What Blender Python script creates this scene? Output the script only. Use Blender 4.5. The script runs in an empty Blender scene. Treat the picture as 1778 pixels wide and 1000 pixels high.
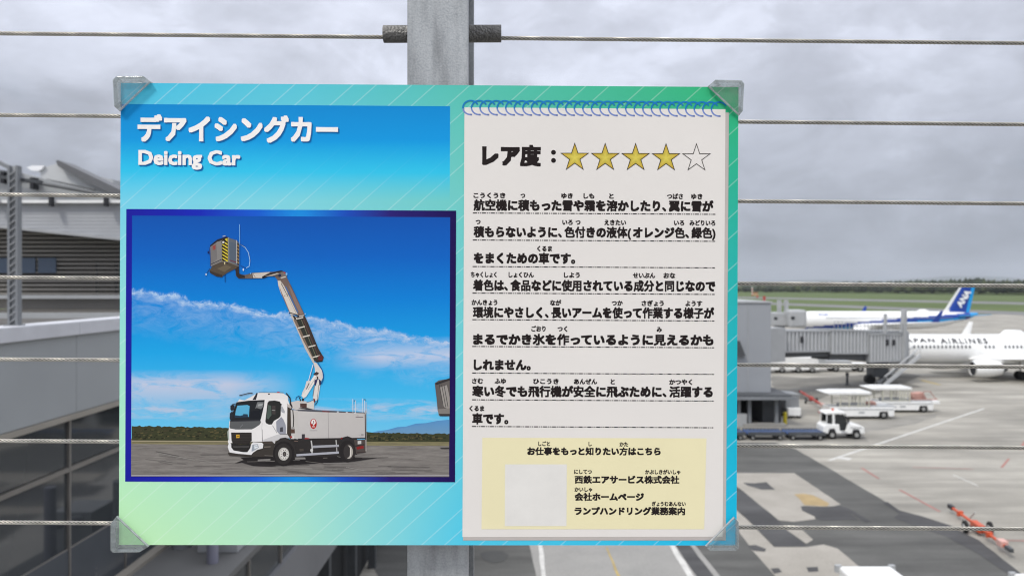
import bpy, bmesh, math, random
from mathutils import Vector, Matrix
random.seed(7)
SC = bpy.context.scene
COL = SC.collection
R = math.radians

# ------------------------------------------------------------------ camera, sky, sun, exposure
F = 1369.0            # focal length in pixels of the 1778 px wide photograph
CXP, HZ = 889.0, 495.0
CAMZ = 12.0           # eye height above the apron
cam_d = bpy.data.cameras.new('camera'); cam = bpy.data.objects.new('camera', cam_d); COL.objects.link(cam)
cam.location = (0, 0, CAMZ); cam.rotation_euler = (R(90), 0, 0)
cam_d.sensor_width = 36; cam_d.lens = 36 * F / 1778
cam_d.shift_y = -5 / 1778
cam_d.clip_start = 0.05; cam_d.clip_end = 60000
cam_d.dof.use_dof = True; cam_d.dof.focus_distance = 0.955; cam_d.dof.aperture_fstop = 8.5
SC.camera = cam

SUN_DIR = Vector((-0.40, -0.46, 0.79)).normalized()     # towards the sun
sun_d = bpy.data.lights.new('sun', 'SUN'); sun_d.energy = 2.2; sun_d.angle = R(10); sun_d.color = (1.0, .965, .91)
sun = bpy.data.objects.new('sun', sun_d); COL.objects.link(sun)
sun.rotation_euler = SUN_DIR.to_track_quat('Z', 'Y').to_euler(); sun.location = (0, -10, 40)

W = bpy.data.worlds.new('World'); SC.world = W; W.use_nodes = True
nt = W.node_tree; nt.nodes.clear()
def N(tree, t, **kw):
    n = tree.nodes.new(t)
    for k, v in kw.items(): setattr(n, k, v)
    return n
def M_(tree, op, a, b=None, clamp=False):
    n = tree.nodes.new('ShaderNodeMath'); n.operation = op; n.use_clamp = clamp
    for i, x in enumerate((a, b)):
        if x is None: continue
        if isinstance(x, (int, float)): n.inputs[i].default_value = x
        else: tree.links.new(x, n.inputs[i])
    return n.outputs[0]
def mixc(tree, fac, a, b, mode='MIX'):
    n = tree.nodes.new('ShaderNodeMix'); n.data_type = 'RGBA'; n.blend_type = mode
    for s, x in ((n.inputs[0], fac), (n.inputs[6], a), (n.inputs[7], b)):
        if isinstance(x, (int, float)): s.default_value = x
        elif isinstance(x, (tuple, list)): s.default_value = (*x[:3], 1)
        else: tree.links.new(x, s)
    return n.outputs[2]
def ramp(tree, fac, stops):
    n = tree.nodes.new('ShaderNodeValToRGB'); e = n.color_ramp.elements
    while len(e) < len(stops): e.new(0.5)
    for i, (p, c) in enumerate(stops):
        e[i].position = p; e[i].color = (*c[:3], 1) if isinstance(c, (tuple, list)) else (c, c, c, 1)
    tree.links.new(fac, n.inputs[0]); return n.outputs[0]
def sky_world():
    sky = N(nt, 'ShaderNodeTexSky'); sky.sky_type = 'NISHITA'; sky.sun_disc = False
    sky.sun_elevation = math.asin(SUN_DIR.z); sky.sun_rotation = math.atan2(SUN_DIR.x, SUN_DIR.y)
    tc = N(nt, 'ShaderNodeTexCoord'); sp = N(nt, 'ShaderNodeSeparateXYZ'); nt.links.new(tc.outputs['Generated'], sp.inputs[0])
    z = M_(nt, 'MAXIMUM', sp.outputs[2], 0.0)
    cb = N(nt, 'ShaderNodeCombineXYZ')
    nt.links.new(sp.outputs[0], cb.inputs[0]); nt.links.new(sp.outputs[1], cb.inputs[1]); nt.links.new(M_(nt, 'MULTIPLY', sp.outputs[2], 1.9), cb.inputs[2])
    def noise(scale, det, rough, dist, off):
        mp = N(nt, 'ShaderNodeMapping'); nt.links.new(cb.outputs[0], mp.inputs[0]); mp.inputs['Location'].default_value = off
        n = N(nt, 'ShaderNodeTexNoise'); n.inputs['Scale'].default_value = scale; n.inputs['Detail'].default_value = det
        n.inputs['Roughness'].default_value = rough; n.inputs['Distortion'].default_value = dist
        nt.links.new(mp.outputs[0], n.inputs[0]); return n.outputs[0]
    n1 = noise(2.6, 6, .5, .3, (5.6, 2.3, 1.0)); n2 = noise(5.2, 7, .55, .35, (1.2, 7.4, 3.0))
    m1 = ramp(nt, n1, [(.34, 0.0), (.66, 1.0)]); m2 = ramp(nt, n2, [(.38, 0.0), (.64, 1.0)]); m3 = ramp(nt, noise(13, 7, .6, .5, (4.7, 9.1, 5.0)), [(.40, 0.0), (.62, 1.0)]); m4 = ramp(nt, n2, [(.50, 0.0), (.545, 1.0)])
    # overcast luminance rises towards the zenith
    lum = M_(nt, 'ADD', M_(nt, 'MULTIPLY', z, 1.40), .328)
    tex = M_(nt, 'ADD', M_(nt, 'ADD', M_(nt, 'ADD', M_(nt, 'MULTIPLY', m1, .30), M_(nt, 'MULTIPLY', m2, .26)), M_(nt, 'MULTIPLY', m3, .12)), M_(nt, 'ADD', M_(nt, 'MULTIPLY', m4, .07), .68))
    l = M_(nt, 'MULTIPLY', lum, tex)
    tint = ramp(nt, z, [(0.0, (.89, .98, 1.17)), (.10, (.92, .98, 1.14)), (.35, (.94, .985, 1.14)), (1, (.96, .99, 1.06))])
    cl = mixc(nt, 1.0, tint, (1, 1, 1), 'MULTIPLY')
    vm = N(nt, 'ShaderNodeVectorMath'); vm.operation = 'SCALE'; nt.links.new(cl, vm.inputs[0]); nt.links.new(l, vm.inputs['Scale'])
    blue = N(nt, 'ShaderNodeVectorMath'); blue.operation = 'SCALE'; nt.links.new(sky.outputs[0], blue.inputs[0]); blue.inputs['Scale'].default_value = 0.10
    gap = ramp(nt, n1, [(.27, .30), (.40, .03)])
    c = mixc(nt, gap, vm.outputs[0], blue.outputs[0])
    bg = N(nt, 'ShaderNodeBackground'); nt.links.new(c, bg.inputs[0]); bg.inputs[1].default_value = 1.0
    out = N(nt, 'ShaderNodeOutputWorld'); nt.links.new(bg.outputs[0], out.inputs[0])
sky_world()
vs = SC.view_settings; vs.view_transform = 'Standard'; vs.look = 'None'; vs.exposure = 0.0; vs.gamma = 1.0; vs.use_curve_mapping = False
SC.cycles.use_denoising = True; SC.cycles.filter_width = 1.15
SC.cycles.max_bounces = 8; SC.cycles.transparent_max_bounces = 16

# ------------------------------------------------------------------ helpers
def lin(c):
    return tuple(((x / 255) / 12.92 if x <= 10 else (((x / 255) + .055) / 1.055) ** 2.4) for x in c)
KS = 1.0
def ink(*c):            # printed ink: display colour in the photograph -> reflectance on the sign
    return tuple(min(.9, x / k) for x, k in zip(lin(c), (KS, KS, KS * 1.045)))
def P3(px, py, Y):      # point seen at photograph pixel (px, py) standing at distance Y
    return Vector(((px - CXP) * Y / F, Y, CAMZ - (py - HZ) * Y / F))
def G(px, py, z=0.0):   # point of the apron
    Y = (CAMZ - z) * F / (py - HZ)
    return Vector(((px - CXP) * Y / F, Y, z))

class MB:
    def __init__(s): s.v = []; s.f = []; s.c = []; s.m = []; s.cm = 0; s.cc = None
    def add(s, vs_, fs, col=None):
        o = len(s.v); s.v += [tuple(p) for p in vs_]
        for f in fs:
            s.f.append(tuple(i + o for i in f)); s.c.append(col or s.cc); s.m.append(s.cm)
    def box(s, x0, x1, y0, y1, z0, z1, col=None):
        s.add([(x0, y0, z0), (x1, y0, z0), (x1, y1, z0), (x0, y1, z0), (x0, y0, z1), (x1, y0, z1), (x1, y1, z1), (x0, y1, z1)],
              [(0, 3, 2, 1), (4, 5, 6, 7), (0, 1, 5, 4), (1, 2, 6, 5), (2, 3, 7, 6), (3, 0, 4, 7)], col); return s
    def obox(s, p0, p1, w, h, up=(0, 0, 1), col=None):     # bar of section w x h from p0 to p1
        p0, p1 = Vector(p0), Vector(p1); d = (p1 - p0).normalized(); u = Vector(up)
        a = d.cross(u).normalized(); b = a.cross(d).normalized()
        vv = []
        for p in (p0, p1):
            for sa, sb in ((-1, -1), (1, -1), (1, 1), (-1, 1)): vv.append(p + a * (sa * w / 2) + b * (sb * h / 2))
        s.add(vv, [(0, 1, 2, 3), (7, 6, 5, 4), (0, 4, 5, 1), (1, 5, 6, 2), (2, 6, 7, 3), (3, 7, 4, 0)], col); return s
    def tube(s, p0, p1, r, n=10, r1=None, cap=True, col=None):
        return s.path([p0, p1], [r, r if r1 is None else r1], n, cap, col)
    def path(s, pts, r, n=8, cap=True, col=None):
        pts = [Vector(p) for p in pts]; k = len(pts)
        rr = r if isinstance(r, (list, tuple)) else [r] * k
        vv = []; ref = None
        for i, p in enumerate(pts):
            d = (pts[min(i + 1, k - 1)] - pts[max(i - 1, 0)]).normalized()
            if ref is None: ref = Vector((0, 0, 1)) if abs(d.z) < .9 else Vector((1, 0, 0))
            a = d.cross(ref).normalized(); b = a.cross(d).normalized(); ref = b
            for j in range(n):
                t = 2 * math.pi * j / n; vv.append(p + (a * math.cos(t) + b * math.sin(t)) * rr[i])
        ff = []
        for i in range(k - 1):
            for j in range(n):
                j2 = (j + 1) % n; ff.append((i * n + j, i * n + j2, (i + 1) * n + j2, (i + 1) * n + j))
        if cap: ff.append(tuple(reversed(range(n)))); ff.append(tuple(range((k - 1) * n, k * n)))
        s.add(vv, ff, col); return s
    def prism(s, poly, ext, col=None):      # 3D polygon swept along ext
        n = len(poly); e = Vector(ext); a = [Vector(p) for p in poly]
        s.add(a + [p + e for p in a], [tuple(range(n)), tuple(reversed(range(n, 2 * n)))] +
              [((i + 1) % n, i, n + i, n + (i + 1) % n) for i in range(n)], col); return s
    def poly(s, pts, col=None): s.add(pts, [tuple(range(len(pts)))], col); return s
    def build(s, name, mats, parent=None, smooth=False, bevel=0, label=None, kind=None, fixn=True):
        me = bpy.data.meshes.new(name); me.from_pydata(s.v, [], s.f)
        mats = mats if isinstance(mats, (list, tuple)) else [mats]
        for m in mats: me.materials.append(m)
        if len(mats) > 1: me.polygons.foreach_set('material_index', s.m)
        if any(c is not None for c in s.c):
            ca = me.color_attributes.new('Col', 'FLOAT_COLOR', 'CORNER'); buf = []
            for f, c in zip(s.f, s.c):
                c = c or (.5, .5, .5)
                if isinstance(c[0], (tuple, list)): [buf.extend((*q, 1)) for q in c]
                else: buf += [*c, 1] * len(f)
            ca.data.foreach_set('color', buf)
        if fixn:
            bm = bmesh.new(); bm.from_mesh(me); bmesh.ops.recalc_face_normals(bm, faces=bm.faces); bm.to_mesh(me); bm.free()
        if smooth:
            me.shade_smooth() if hasattr(me, 'shade_smooth') else None
            try: me.set_sharp_from_angle(angle=R(40))
            except Exception: pass
        me.update()
        o = bpy.data.objects.new(name, me); COL.objects.link(o)
        if parent is not None: o.parent = parent
        if bevel:
            b = o.modifiers.new('bevel', 'BEVEL'); b.width = bevel; b.segments = 2; b.limit_method = 'ANGLE'; b.angle_limit = R(40)
        if label: o['label'] = label
        if kind: o['kind'] = kind
        return o
def tag(o, label, cat, group=None, kind=None):
    o['label'] = label; o['category'] = cat
    if group: o['group'] = group
    if kind: o['kind'] = kind
    return o
def thing(name, label, cat, loc=(0, 0, 0), rz=0, group=None):
    o = bpy.data.objects.new(name, None); COL.objects.link(o); o.empty_display_size = .3
    o.location = loc; o.rotation_euler = (0, 0, rz)
    return tag(o, label, cat, group)
def struct(o): o['kind'] = 'structure'; return o
def copy_tree(o, parent=None):
    c = o.copy(); COL.objects.link(c)
    if parent is not None: c.parent = parent
    for ch in list(o.children): copy_tree(ch, c)
    return c

# ------------------------------------------------------------------ materials
MATS = {}
def mat(name, col, rough=.6, metal=0, var=0, scale=5, bump=0, bscale=40, spec=.4, attr=False, stretch=None, coat=0):
    m = bpy.data.materials.new(name); m.use_nodes = True; t = m.node_tree; b = t.nodes['Principled BSDF']
    b.inputs['Roughness'].default_value = rough; b.inputs['Metallic'].default_value = metal
    b.inputs['Specular IOR Level'].default_value = spec; b.inputs['Coat Weight'].default_value = coat
    base = (*col[:3], 1)
    b.inputs['Base Color'].default_value = base
    src = None
    if attr:
        a = N(t, 'ShaderNodeAttribute'); a.attribute_name = 'Col'; src = a.outputs[0]; t.links.new(src, b.inputs['Base Color'])
    if var or bump:
        tc = N(t, 'ShaderNodeTexCoord'); mp = N(t, 'ShaderNodeMapping'); t.links.new(tc.outputs['Object'], mp.inputs[0])
        if stretch: mp.inputs['Scale'].default_value = stretch
    if var:
        n = N(t, 'ShaderNodeTexNoise'); n.inputs['Scale'].default_value = scale; n.inputs['Detail'].default_value = 6; n.inputs['Roughness'].default_value = .62
        t.links.new(mp.outputs[0], n.inputs[0])
        f = ramp(t, n.outputs[0], [(.3, 1 - var), (.7, 1 + var)])
        c = mixc(t, 1.0, src if src else base, f, 'MULTIPLY'); t.links.new(c, b.inputs['Base Color'])
        rr = ramp(t, n.outputs[0], [(.3, max(.04, rough - .12)), (.7, min(1, rough + .1))]); t.links.new(rr, b.inputs['Roughness'])
    if bump:
        n2 = N(t, 'ShaderNodeTexNoise'); n2.inputs['Scale'].default_value = bscale; n2.inputs['Detail'].default_value = 4
        t.links.new(mp.outputs[0], n2.inputs[0])
        bp = N(t, 'ShaderNodeBump'); bp.inputs['Strength'].default_value = bump; bp.inputs['Distance'].default_value = .02
        t.links.new(n2.outputs[0], bp.inputs['Height']); t.links.new(bp.outputs[0], b.inputs['Normal'])
    MATS[name] = m; return m
def mat_galv():
    m = mat('galvanised_steel', (.30, .315, .32), .5, .55, 0, 0); t = m.node_tree; b = t.nodes['Principled BSDF']
    tc = N(t, 'ShaderNodeTexCoord')
    n = N(t, 'ShaderNodeTexNoise'); n.inputs['Scale'].default_value = 420; n.inputs['Detail'].default_value = 3; t.links.new(tc.outputs['Object'], n.inputs[0])
    mp = N(t, 'ShaderNodeMapping'); mp.inputs['Scale'].default_value = (55, 55, 9); t.links.new(tc.outputs['Object'], mp.inputs[0])
    n2 = N(t, 'ShaderNodeTexNoise'); n2.inputs['Scale'].default_value = 1; n2.inputs['Detail'].default_value = 5; t.links.new(mp.outputs[0], n2.inputs[0])
    a = ramp(t, n.outputs[0], [(.30, (.31, .325, .33)), (.5, (.36, .375, .38)), (.70, (.42, .43, .435))])
    c = mixc(t, 1.0, a, ramp(t, n2.outputs[0], [(.3, .70), (.5, 1.0), (.7, 1.18)]), 'MULTIPLY'); t.links.new(c, b.inputs['Base Color'])
    t.links.new(ramp(t, n.outputs[0], [(.3, .42), (.7, .68)]), b.inputs['Roughness'])
    bp = N(t, 'ShaderNodeBump'); bp.inputs['Strength'].default_value = .35; bp.inputs['Distance'].default_value = .0006
    t.links.new(n.outputs[0], bp.inputs['Height']); t.links.new(bp.outputs[0], b.inputs['Normal'])
    return m
GALV = mat_galv()
WIRE = mat('stainless_wire', (.44, .42, .37), .40, .6, .2, 60)
SOCK = mat('dull_socket_steel', (.17, .165, .155), .48, .7, .35, 60, .3, 300)
COREM = mat('rope_groove_shade', (.012, .011, .010), .95, spec=.05)  # near-black core paints in the shade of the grooves between strands
WHITE = mat('white_paint', (.80, .80, .78), .35, 0, .05, 1.5, coat=.2)
WHITE2 = mat('aircraft_white', (.82, .82, .80), .28, 0, .02, .3, attr=False, coat=.4)
ACOL = mat('aircraft_livery', (.8, .8, .8), .28, 0, attr=True, coat=.4)
DARKGL = mat('dark_glass', (.012, .015, .018), .06, 0, spec=.6)
TYRE = mat('tyre_rubber', (.018, .018, .018), .85)
RIM = mat('wheel_metal', (.45, .45, .44), .4, .6)
BLACK = mat('black_steel', (.025, .026, .03), .5, .2)
DGREY = mat('dark_grey_steel', (.075, .08, .085), .55, .2, .15, 2)
MGREY = mat('mid_grey_paint', (.20, .21, .22), .55, 0, .08, .7)
LGREY = mat('light_grey_paint', (.36, .37, .375), .5, 0, .08, .8)
CLAD = mat('bridge_cladding', (.29, .30, .305), .5, .1, .08, .6)
ORANGE = mat('orange_paint', (.52, .085, .03), .45, 0, .1, 3)
RED = mat('red_paint', (.40, .06, .045), .5, 0, .1, 3)
YELLOW = mat('yellow_paint', (.62, .50, .03), .5, 0, .1, 3)
BLUEP = mat('blue_paint', (.07, .12, .28), .5, 0, .2, 2)
PINK = mat('faded_red_belt', (.42, .24, .20), .7, 0, .2, 2)

# ------------------------------------------------------------------ ground
def mat_ground(name, a, b2, scale, streak=True, patches=0, rough=.85):
    m = mat(name, a, rough); t = m.node_tree; b = t.nodes['Principled BSDF']
    tc = N(t, 'ShaderNodeTexCoord')
    def nz(sc, det, rg, st=(1, 1, 1), rot=0):
        mp = N(t, 'ShaderNodeMapping'); mp.inputs['Scale'].default_value = st; mp.inputs['Rotation'].default_value = (0, 0, rot); t.links.new(tc.outputs['Object'], mp.inputs[0])
        n = N(t, 'ShaderNodeTexNoise'); n.inputs['Scale'].default_value = sc; n.inputs['Detail'].default_value = det; n.inputs['Roughness'].default_value = rg
        t.links.new(mp.outputs[0], n.inputs[0]); return n.outputs[0]
    c = mixc(t, ramp(t, nz(scale, 8, .65), [(.32, 0.), (.68, 1.)]), a, b2)
    fine = ramp(t, nz(9, 5, .7), [(.25, .86), (.75, 1.12)])
    c = mixc(t, 1.0, c, fine, 'MULTIPLY')
    if streak:
        s1 = ramp(t, nz(.6, 5, .6, (.12, 1.6, 1), .35), [(.32, .76), (.66, 1.12)])
        c = mixc(t, 1.0, c, s1, 'MULTIPLY')
        s2 = ramp(t, nz(.22, 4, .55, (.5, 1.2, 1), -.5), [(.33, .72), (.62, 1.08)])
        c = mixc(t, 1.0, c, s2, 'MULTIPLY')
    t.links.new(c, b.inputs['Base Color'])
    bp = N(t, 'ShaderNodeBump'); bp.inputs['Strength'].default_value = .25; bp.inputs['Distance'].default_value = .02
    t.links.new(nz(30, 3, .6), bp.inputs['Height']); t.links.new(bp.outputs[0], b.inputs['Normal'])
    return m
APRON = mat_ground('apron_concrete', (.275, .258, .222), (.375, .354, .308), .09)
ASPH = mat_ground('apron_asphalt', (.082, .081, .075), (.112, .110, .102), .25)
ASPH2 = mat_ground('new_asphalt', (.058, .057, .058), (.078, .077, .077), .5)
PALE = mat_ground('pale_concrete', (.27, .25, .215), (.35, .325, .285), .35, streak=False)
PALE2 = mat_ground('light_slab_concrete', (.24, .235, .22), (.30, .29, .27), .3, streak=False)
LINEW = mat('line_white', (.52, .51, .48), .7, 0, .2, 1.5)
LINER = mat('line_red', (.30, .13, .11), .7, 0, .25, 1.2)
LINEY = mat('line_yellow', (.36, .27, .10), .7, 0, .25, 1.2)
GRASS = mat_ground('grass', (.050, .080, .016), (.095, .128, .030), .012, streak=False, rough=.95)
RWY = mat_ground('runway_asphalt', (.15, .15, .148), (.20, .20, .195), .02, streak=False)

g = MB(); g.box(-25000, 25000, -240, 17800, -.6, 0); struct(g.build('ground', APRON))
def sheet(name, pts, m, z):
    b = MB(); b.poly([(p[0], p[1], z) for p in pts]); return struct(b.build(name, m))
_jr = random.Random(21)
def gp(pts, amp=.028, seg=.8):      # outline on the apron, broken up a little
    P = [G(*p) for p in pts]; out = []
    for a, c in zip(P, P[1:] + P[:1]):
        n = max(1, min(60, int((c - a).length / seg)))
        for k in range(n):
            q = a.lerp(c, k / n); out.append(q + Vector((_jr.uniform(-amp, amp), _jr.uniform(-amp, amp), 0)) if k else q)
    return out
# far field: grass, taxiway, runway
sheet('grass_field', [(-3000, 326), (3000, 326), (4500, 6000), (-4500, 6000)], GRASS, .02)
def strip(name, p0, p1, w, m, z, ext=1500):
    p0, p1 = Vector(p0), Vector(p1); d = (p1 - p0).normalized(); n = Vector((-d.y, d.x, 0)) * w / 2
    a, b_ = p0 - d * ext, p1 + d * ext
    return sheet(name, [a - n, b_ - n, b_ + n, a + n], m, z)
strip('runway', G(1290, 516.6), G(1778, 526.8), 62, RWY, .05, 2200)
strip('taxiway', G(1278, 524.8), G(1520, 534.2), 34, RWY, .05, 260)
# the near road and its patches
Z1, Z2, Z3 = .006, .012, .018
sheet('road_asphalt', gp([(1225, 768), (1345, 768), (1380, 779), (1442, 814), (1538, 871), (1562, 889), (1650, 930), (1775, 1003), (1900, 1075), (1000, 1075), (700, 1075), (600, 900), (1000, 800)]), ASPH, Z1)
sheet('pale_patch', gp([(1150, 821), (1379, 821), (1460, 875.5), (1442, 880), (1394, 878), (1392, 886), (1414, 895), (1416, 901), (1378, 906), (1352, 903), (1290, 852), (1274, 841), (1150, 835)]), PALE, Z2)
sheet('dark_patch', gp([(1290, 838), (1310, 839), (1331, 837), (1346, 850), (1322, 850), (1298, 843)]), ASPH2, Z3)
o_ = sheet('rust_stain', gp([(1379, 858), (1396, 857), (1412, 860), (1440, 874), (1436, 879), (1397, 877), (1388, 866)]), mat('stain_tan', (.33, .245, .125), .9, 0, .18, 1.4), Z3)
sheet('asphalt_patch', gp([(1390, 879), (1430, 879.5), (1460, 878.5), (1474, 890), (1490, 902.5), (1424, 904), (1415, 897), (1394, 887)]), ASPH2, Z3)
sheet('trench_patch', gp([(1120, 842.5), (1274, 842.5), (1298, 859), (1360, 912), (1401.5, 948.4), (1346, 949), (1307, 910), (1274, 877), (1120, 860)]), ASPH2, Z3 - .003)
sheet('pale_patch', gp([(1150, 880), (1272, 880), (1305, 909), (1344, 949.5), (1401, 949.5), (1430, 945), (1454, 952), (1490, 982), (1530, 1010), (1600, 1060), (1400, 1060), (1346, 1000), (1306, 955), (1284, 925), (1274, 896), (1150, 890)]), PALE, Z2)
sheet('pale_patch', gp([(1364, 919), (1393, 920), (1412, 937), (1400, 944)]), PALE, Z3)
sheet('dark_patch', gp([(1298, 947), (1312, 946), (1330, 953), (1328, 958), (1308, 956)]), ASPH2, Z3)
sheet('dark_patch', gp([(1338, 987), (1352, 986), (1358, 993), (1344, 996)]), ASPH2, Z3)
sheet('dark_patch', gp([(1400, 985), (1420, 984), (1421, 992), (1404, 993)]), ASPH2, Z3)
sheet('dark_patch', gp([(1533, 873), (1541, 871), (1562, 886), (1600, 896), (1650, 912), (1700, 938), (1740, 970), (1778, 1000), (1760, 1002), (1700, 962), (1640, 930), (1590, 914), (1552, 899), (1562, 892)]), ASPH2, Z3)
sheet('dark_patch', gp([(1456, 879), (1472, 882), (1512, 905), (1504, 908), (1484, 895)]), ASPH2, Z3 + .003)
STAIN_SHADE = mat_ground('stained_shaded_concrete', (.14, .132, .115), (.20, .19, .166), .3)
sheet('stained_shaded_apron', gp([(1340, 652), (1400, 656), (1470, 653), (1560, 645), (1600, 652), (1572, 664), (1600, 672), (1540, 676), (1500, 690), (1450, 684), (1420, 694), (1340, 690)], .3, 1.5), STAIN_SHADE, .004)  # stain and the jet bridge's shadow, both put into the sheet's colour
sheet('stained_shaded_apron', gp([(1345, 738), (1440, 736), (1560, 724), (1650, 714), (1590, 736), (1500, 752), (1510, 768), (1345, 768)], .3, 1.5), mat_ground('worn_shaded_concrete', (.215, .204, .180), (.30, .286, .255), .25), .004)  # worn concrete, with shade around the vehicles painted into its darker colour
# slab below the deck
sheet('light_slab', gp([(918, 943), (900, 800), (1150, 800), (1178, 943), (1240, 1020), (935, 1020)]), PALE2, Z2)
sheet('white_line', gp([(933, 930), (940, 930), (949, 1010), (940, 1010)]), LINEW, Z3)
sheet('yellow_line', gp([(1052, 950), (1055, 950), (1078, 1003), (1073, 1003)]), LINEY, Z3)
sheet('white_line', gp([(1158, 940), (1167, 940), (1206, 1003), (1195, 1003)]), LINEW, Z3)
sheet('drain_strip', gp([(1170, 942), (1194, 942), (1244, 1006), (1214, 1006)]), ASPH2, Z3)
sheet('drain_edge', gp([(1194, 942), (1203, 942), (1255, 1006), (1244, 1006)]), PALE2, Z3)
sheet('oil_stain', gp([(833, 960), (850, 956), (872, 957), (883, 963), (876, 974), (858, 978), (840, 972)]), mat('stain_dark', (.045, .045, .042), .7, 0, .3, 1), Z3)
# painted lines of the apron
def line(name, a, b_, w, m, z=.008):
    p0, p1 = G(*a), G(*b_); d = (p1 - p0).normalized(); n = Vector((-d.y, d.x, 0)) * w / 2
    return sheet(name, [p0 - n, p1 - n, p1 + n, p0 + n], m, z)
line('white_line', (1440, 799), (1709, 709), .22, LINEW)
line('white_line', (1462, 797), (1468, 794), .9, LINEW, .010)
line('red_line', (1496, 812), (1526, 831), .16, LINER)
line('red_line', (1562, 850), (1632, 888), .15, LINER)
line('red_line', (1585, 811), (1690, 814), .1, LINER)
line('red_line', (1739, 811.5), (1752, 796), .14, LINER)
line('red_line', (1772, 780), (1780, 766), .2, LINER)
line('red_line', (1735, 937.5), (1790, 938.5), .12, LINER)
line('yellow_line', (1600, 660), (1632, 668), .5, LINEY)
line('white_line', (1655, 824), (1698, 843), .1, LINEW)

# far forest on the other side of the field, one mass
def forest():
    b = MB(); rnd = random.Random(3)
    ico = [(0, 0, 1)] + [(math.cos(k * 1.2566) * .9, math.sin(k * 1.2566) * .9, .35) for k in range(5)] + [(math.cos(k * 1.2566 + .63), math.sin(k * 1.2566 + .63), -.45) for k in range(5)] + [(0, 0, -.8)]
    fs = [(0, 1 + k, 1 + (k + 1) % 5) for k in range(5)] + [(1 + k, 6 + k, 1 + (k + 1) % 5) for k in range(5)] + [(1 + (k + 1) % 5, 6 + k, 6 + (k + 1) % 5) for k in range(5)] + [(6 + k, 11, 6 + (k + 1) % 5) for k in range(5)]
    for i in range(7000):
        u = rnd.random(); px = -300 + 2700 * u
        Y = rnd.uniform(900, 1250) + (1 - min(1, max(0, (px - 1240) / 540))) * 450
        X = (px - CXP) * Y / F
        top = 16.4 + 3.2 * math.sin(px * .011 + 2) * .4 + rnd.uniform(-3, 1.6) + 2.6 * max(0, math.sin(px * .031)) * max(0, min(1, (px - 1600) / 100)) - 4.5 * max(0, min(1, (1420 - px) / 140))
        w = rnd.uniform(3.5, 7); k = rnd.uniform(.55, 1.25); tw = rnd.random() * 6
        c = (.030 * k, .040 * k, .022 * k) if rnd.random() < .7 else (.055 * k, .066 * k, .03 * k)
        h = top * rnd.uniform(.42, .5)
        ca, sa = math.cos(tw), math.sin(tw)
        vv = []
        for (x, y, z) in ico:
            j = 1 + rnd.uniform(-.22, .22)
            vv.append((X + (x * ca - y * sa) * w * j, Y + (x * sa + y * ca) * w * j, top - h + z * h * j))
        b.add(vv, fs, c)
    o = b.build('forest', mat('forest_foliage', (.03, .04, .02), .9, attr=True), fixn=False)
    tag(o, 'long dark green wood beyond the runway', 'forest', kind='stuff')
forest()
# far blue ridge
def ridge():
    b = MB(); n = 140; Y = 15000; pts = []
    rnd = random.Random(11)
    for i in range(n + 1):
        px = -1500 + 5000 * i / n; X = (px - CXP) * Y / F
        h = 60 + 45 * math.sin(px * .0061 + 4.1) + 34 * math.sin(px * .019) + rnd.uniform(-7, 7)
        if px > 1400: h += 60 * min(1, (px - 1400) / 250)
        pts.append((X, max(25, h)))
    vv = [(x, Y, 0) for x, h in pts] + [(x, Y + 700, h) for x, h in pts] + [(x, Y + 2200, 0) for x, h in pts]
    m = n + 1; ff = []
    for i in range(n): ff += [(i, i + 1, m + i + 1, m + i), (m + i, m + i + 1, 2 * m + i + 1, 2 * m + i)]
    b.add(vv, ff); o = b.build('hills', mat('hill_forest', (.03, .045, .03), .95), smooth=True); struct(o)
ridge()

def haze():
    b = MB(); b.box(-26000, 26000, -250, 17900, -1.6, 420); m = bpy.data.materials.new('haze_air'); m.use_nodes = True; t = m.node_tree; t.nodes.clear()
    v = N(t, 'ShaderNodeVolumePrincipled'); v.inputs['Color'].default_value = (.90, .95, 1, 1); v.inputs['Density'].default_value = 6.5e-5; v.inputs['Anisotropy'].default_value = .2
    o = N(t, 'ShaderNodeOutputMaterial'); t.links.new(v.outputs[0], o.inputs['Volume'])
    q = b.build('haze', m); tag(q, 'pale haze in the air over the airfield', 'haze', kind='stuff'); q.display_type = 'WIRE'
haze()
SC.cycles.volume_bounces = 0
# ------------------------------------------------------------------ observation deck under the camera
DECKZ = 10.45
b = MB(); b.box(-14, 26, -14, 1.32, DECKZ - .5, DECKZ); b.box(-14, 26, -14, 1.1, 0, DECKZ - .5)
deck = struct(b.build('observation_deck', mat_ground('deck_tiles', (.27, .26, .245), (.33, .32, .305), 1.5, streak=False)))

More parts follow.
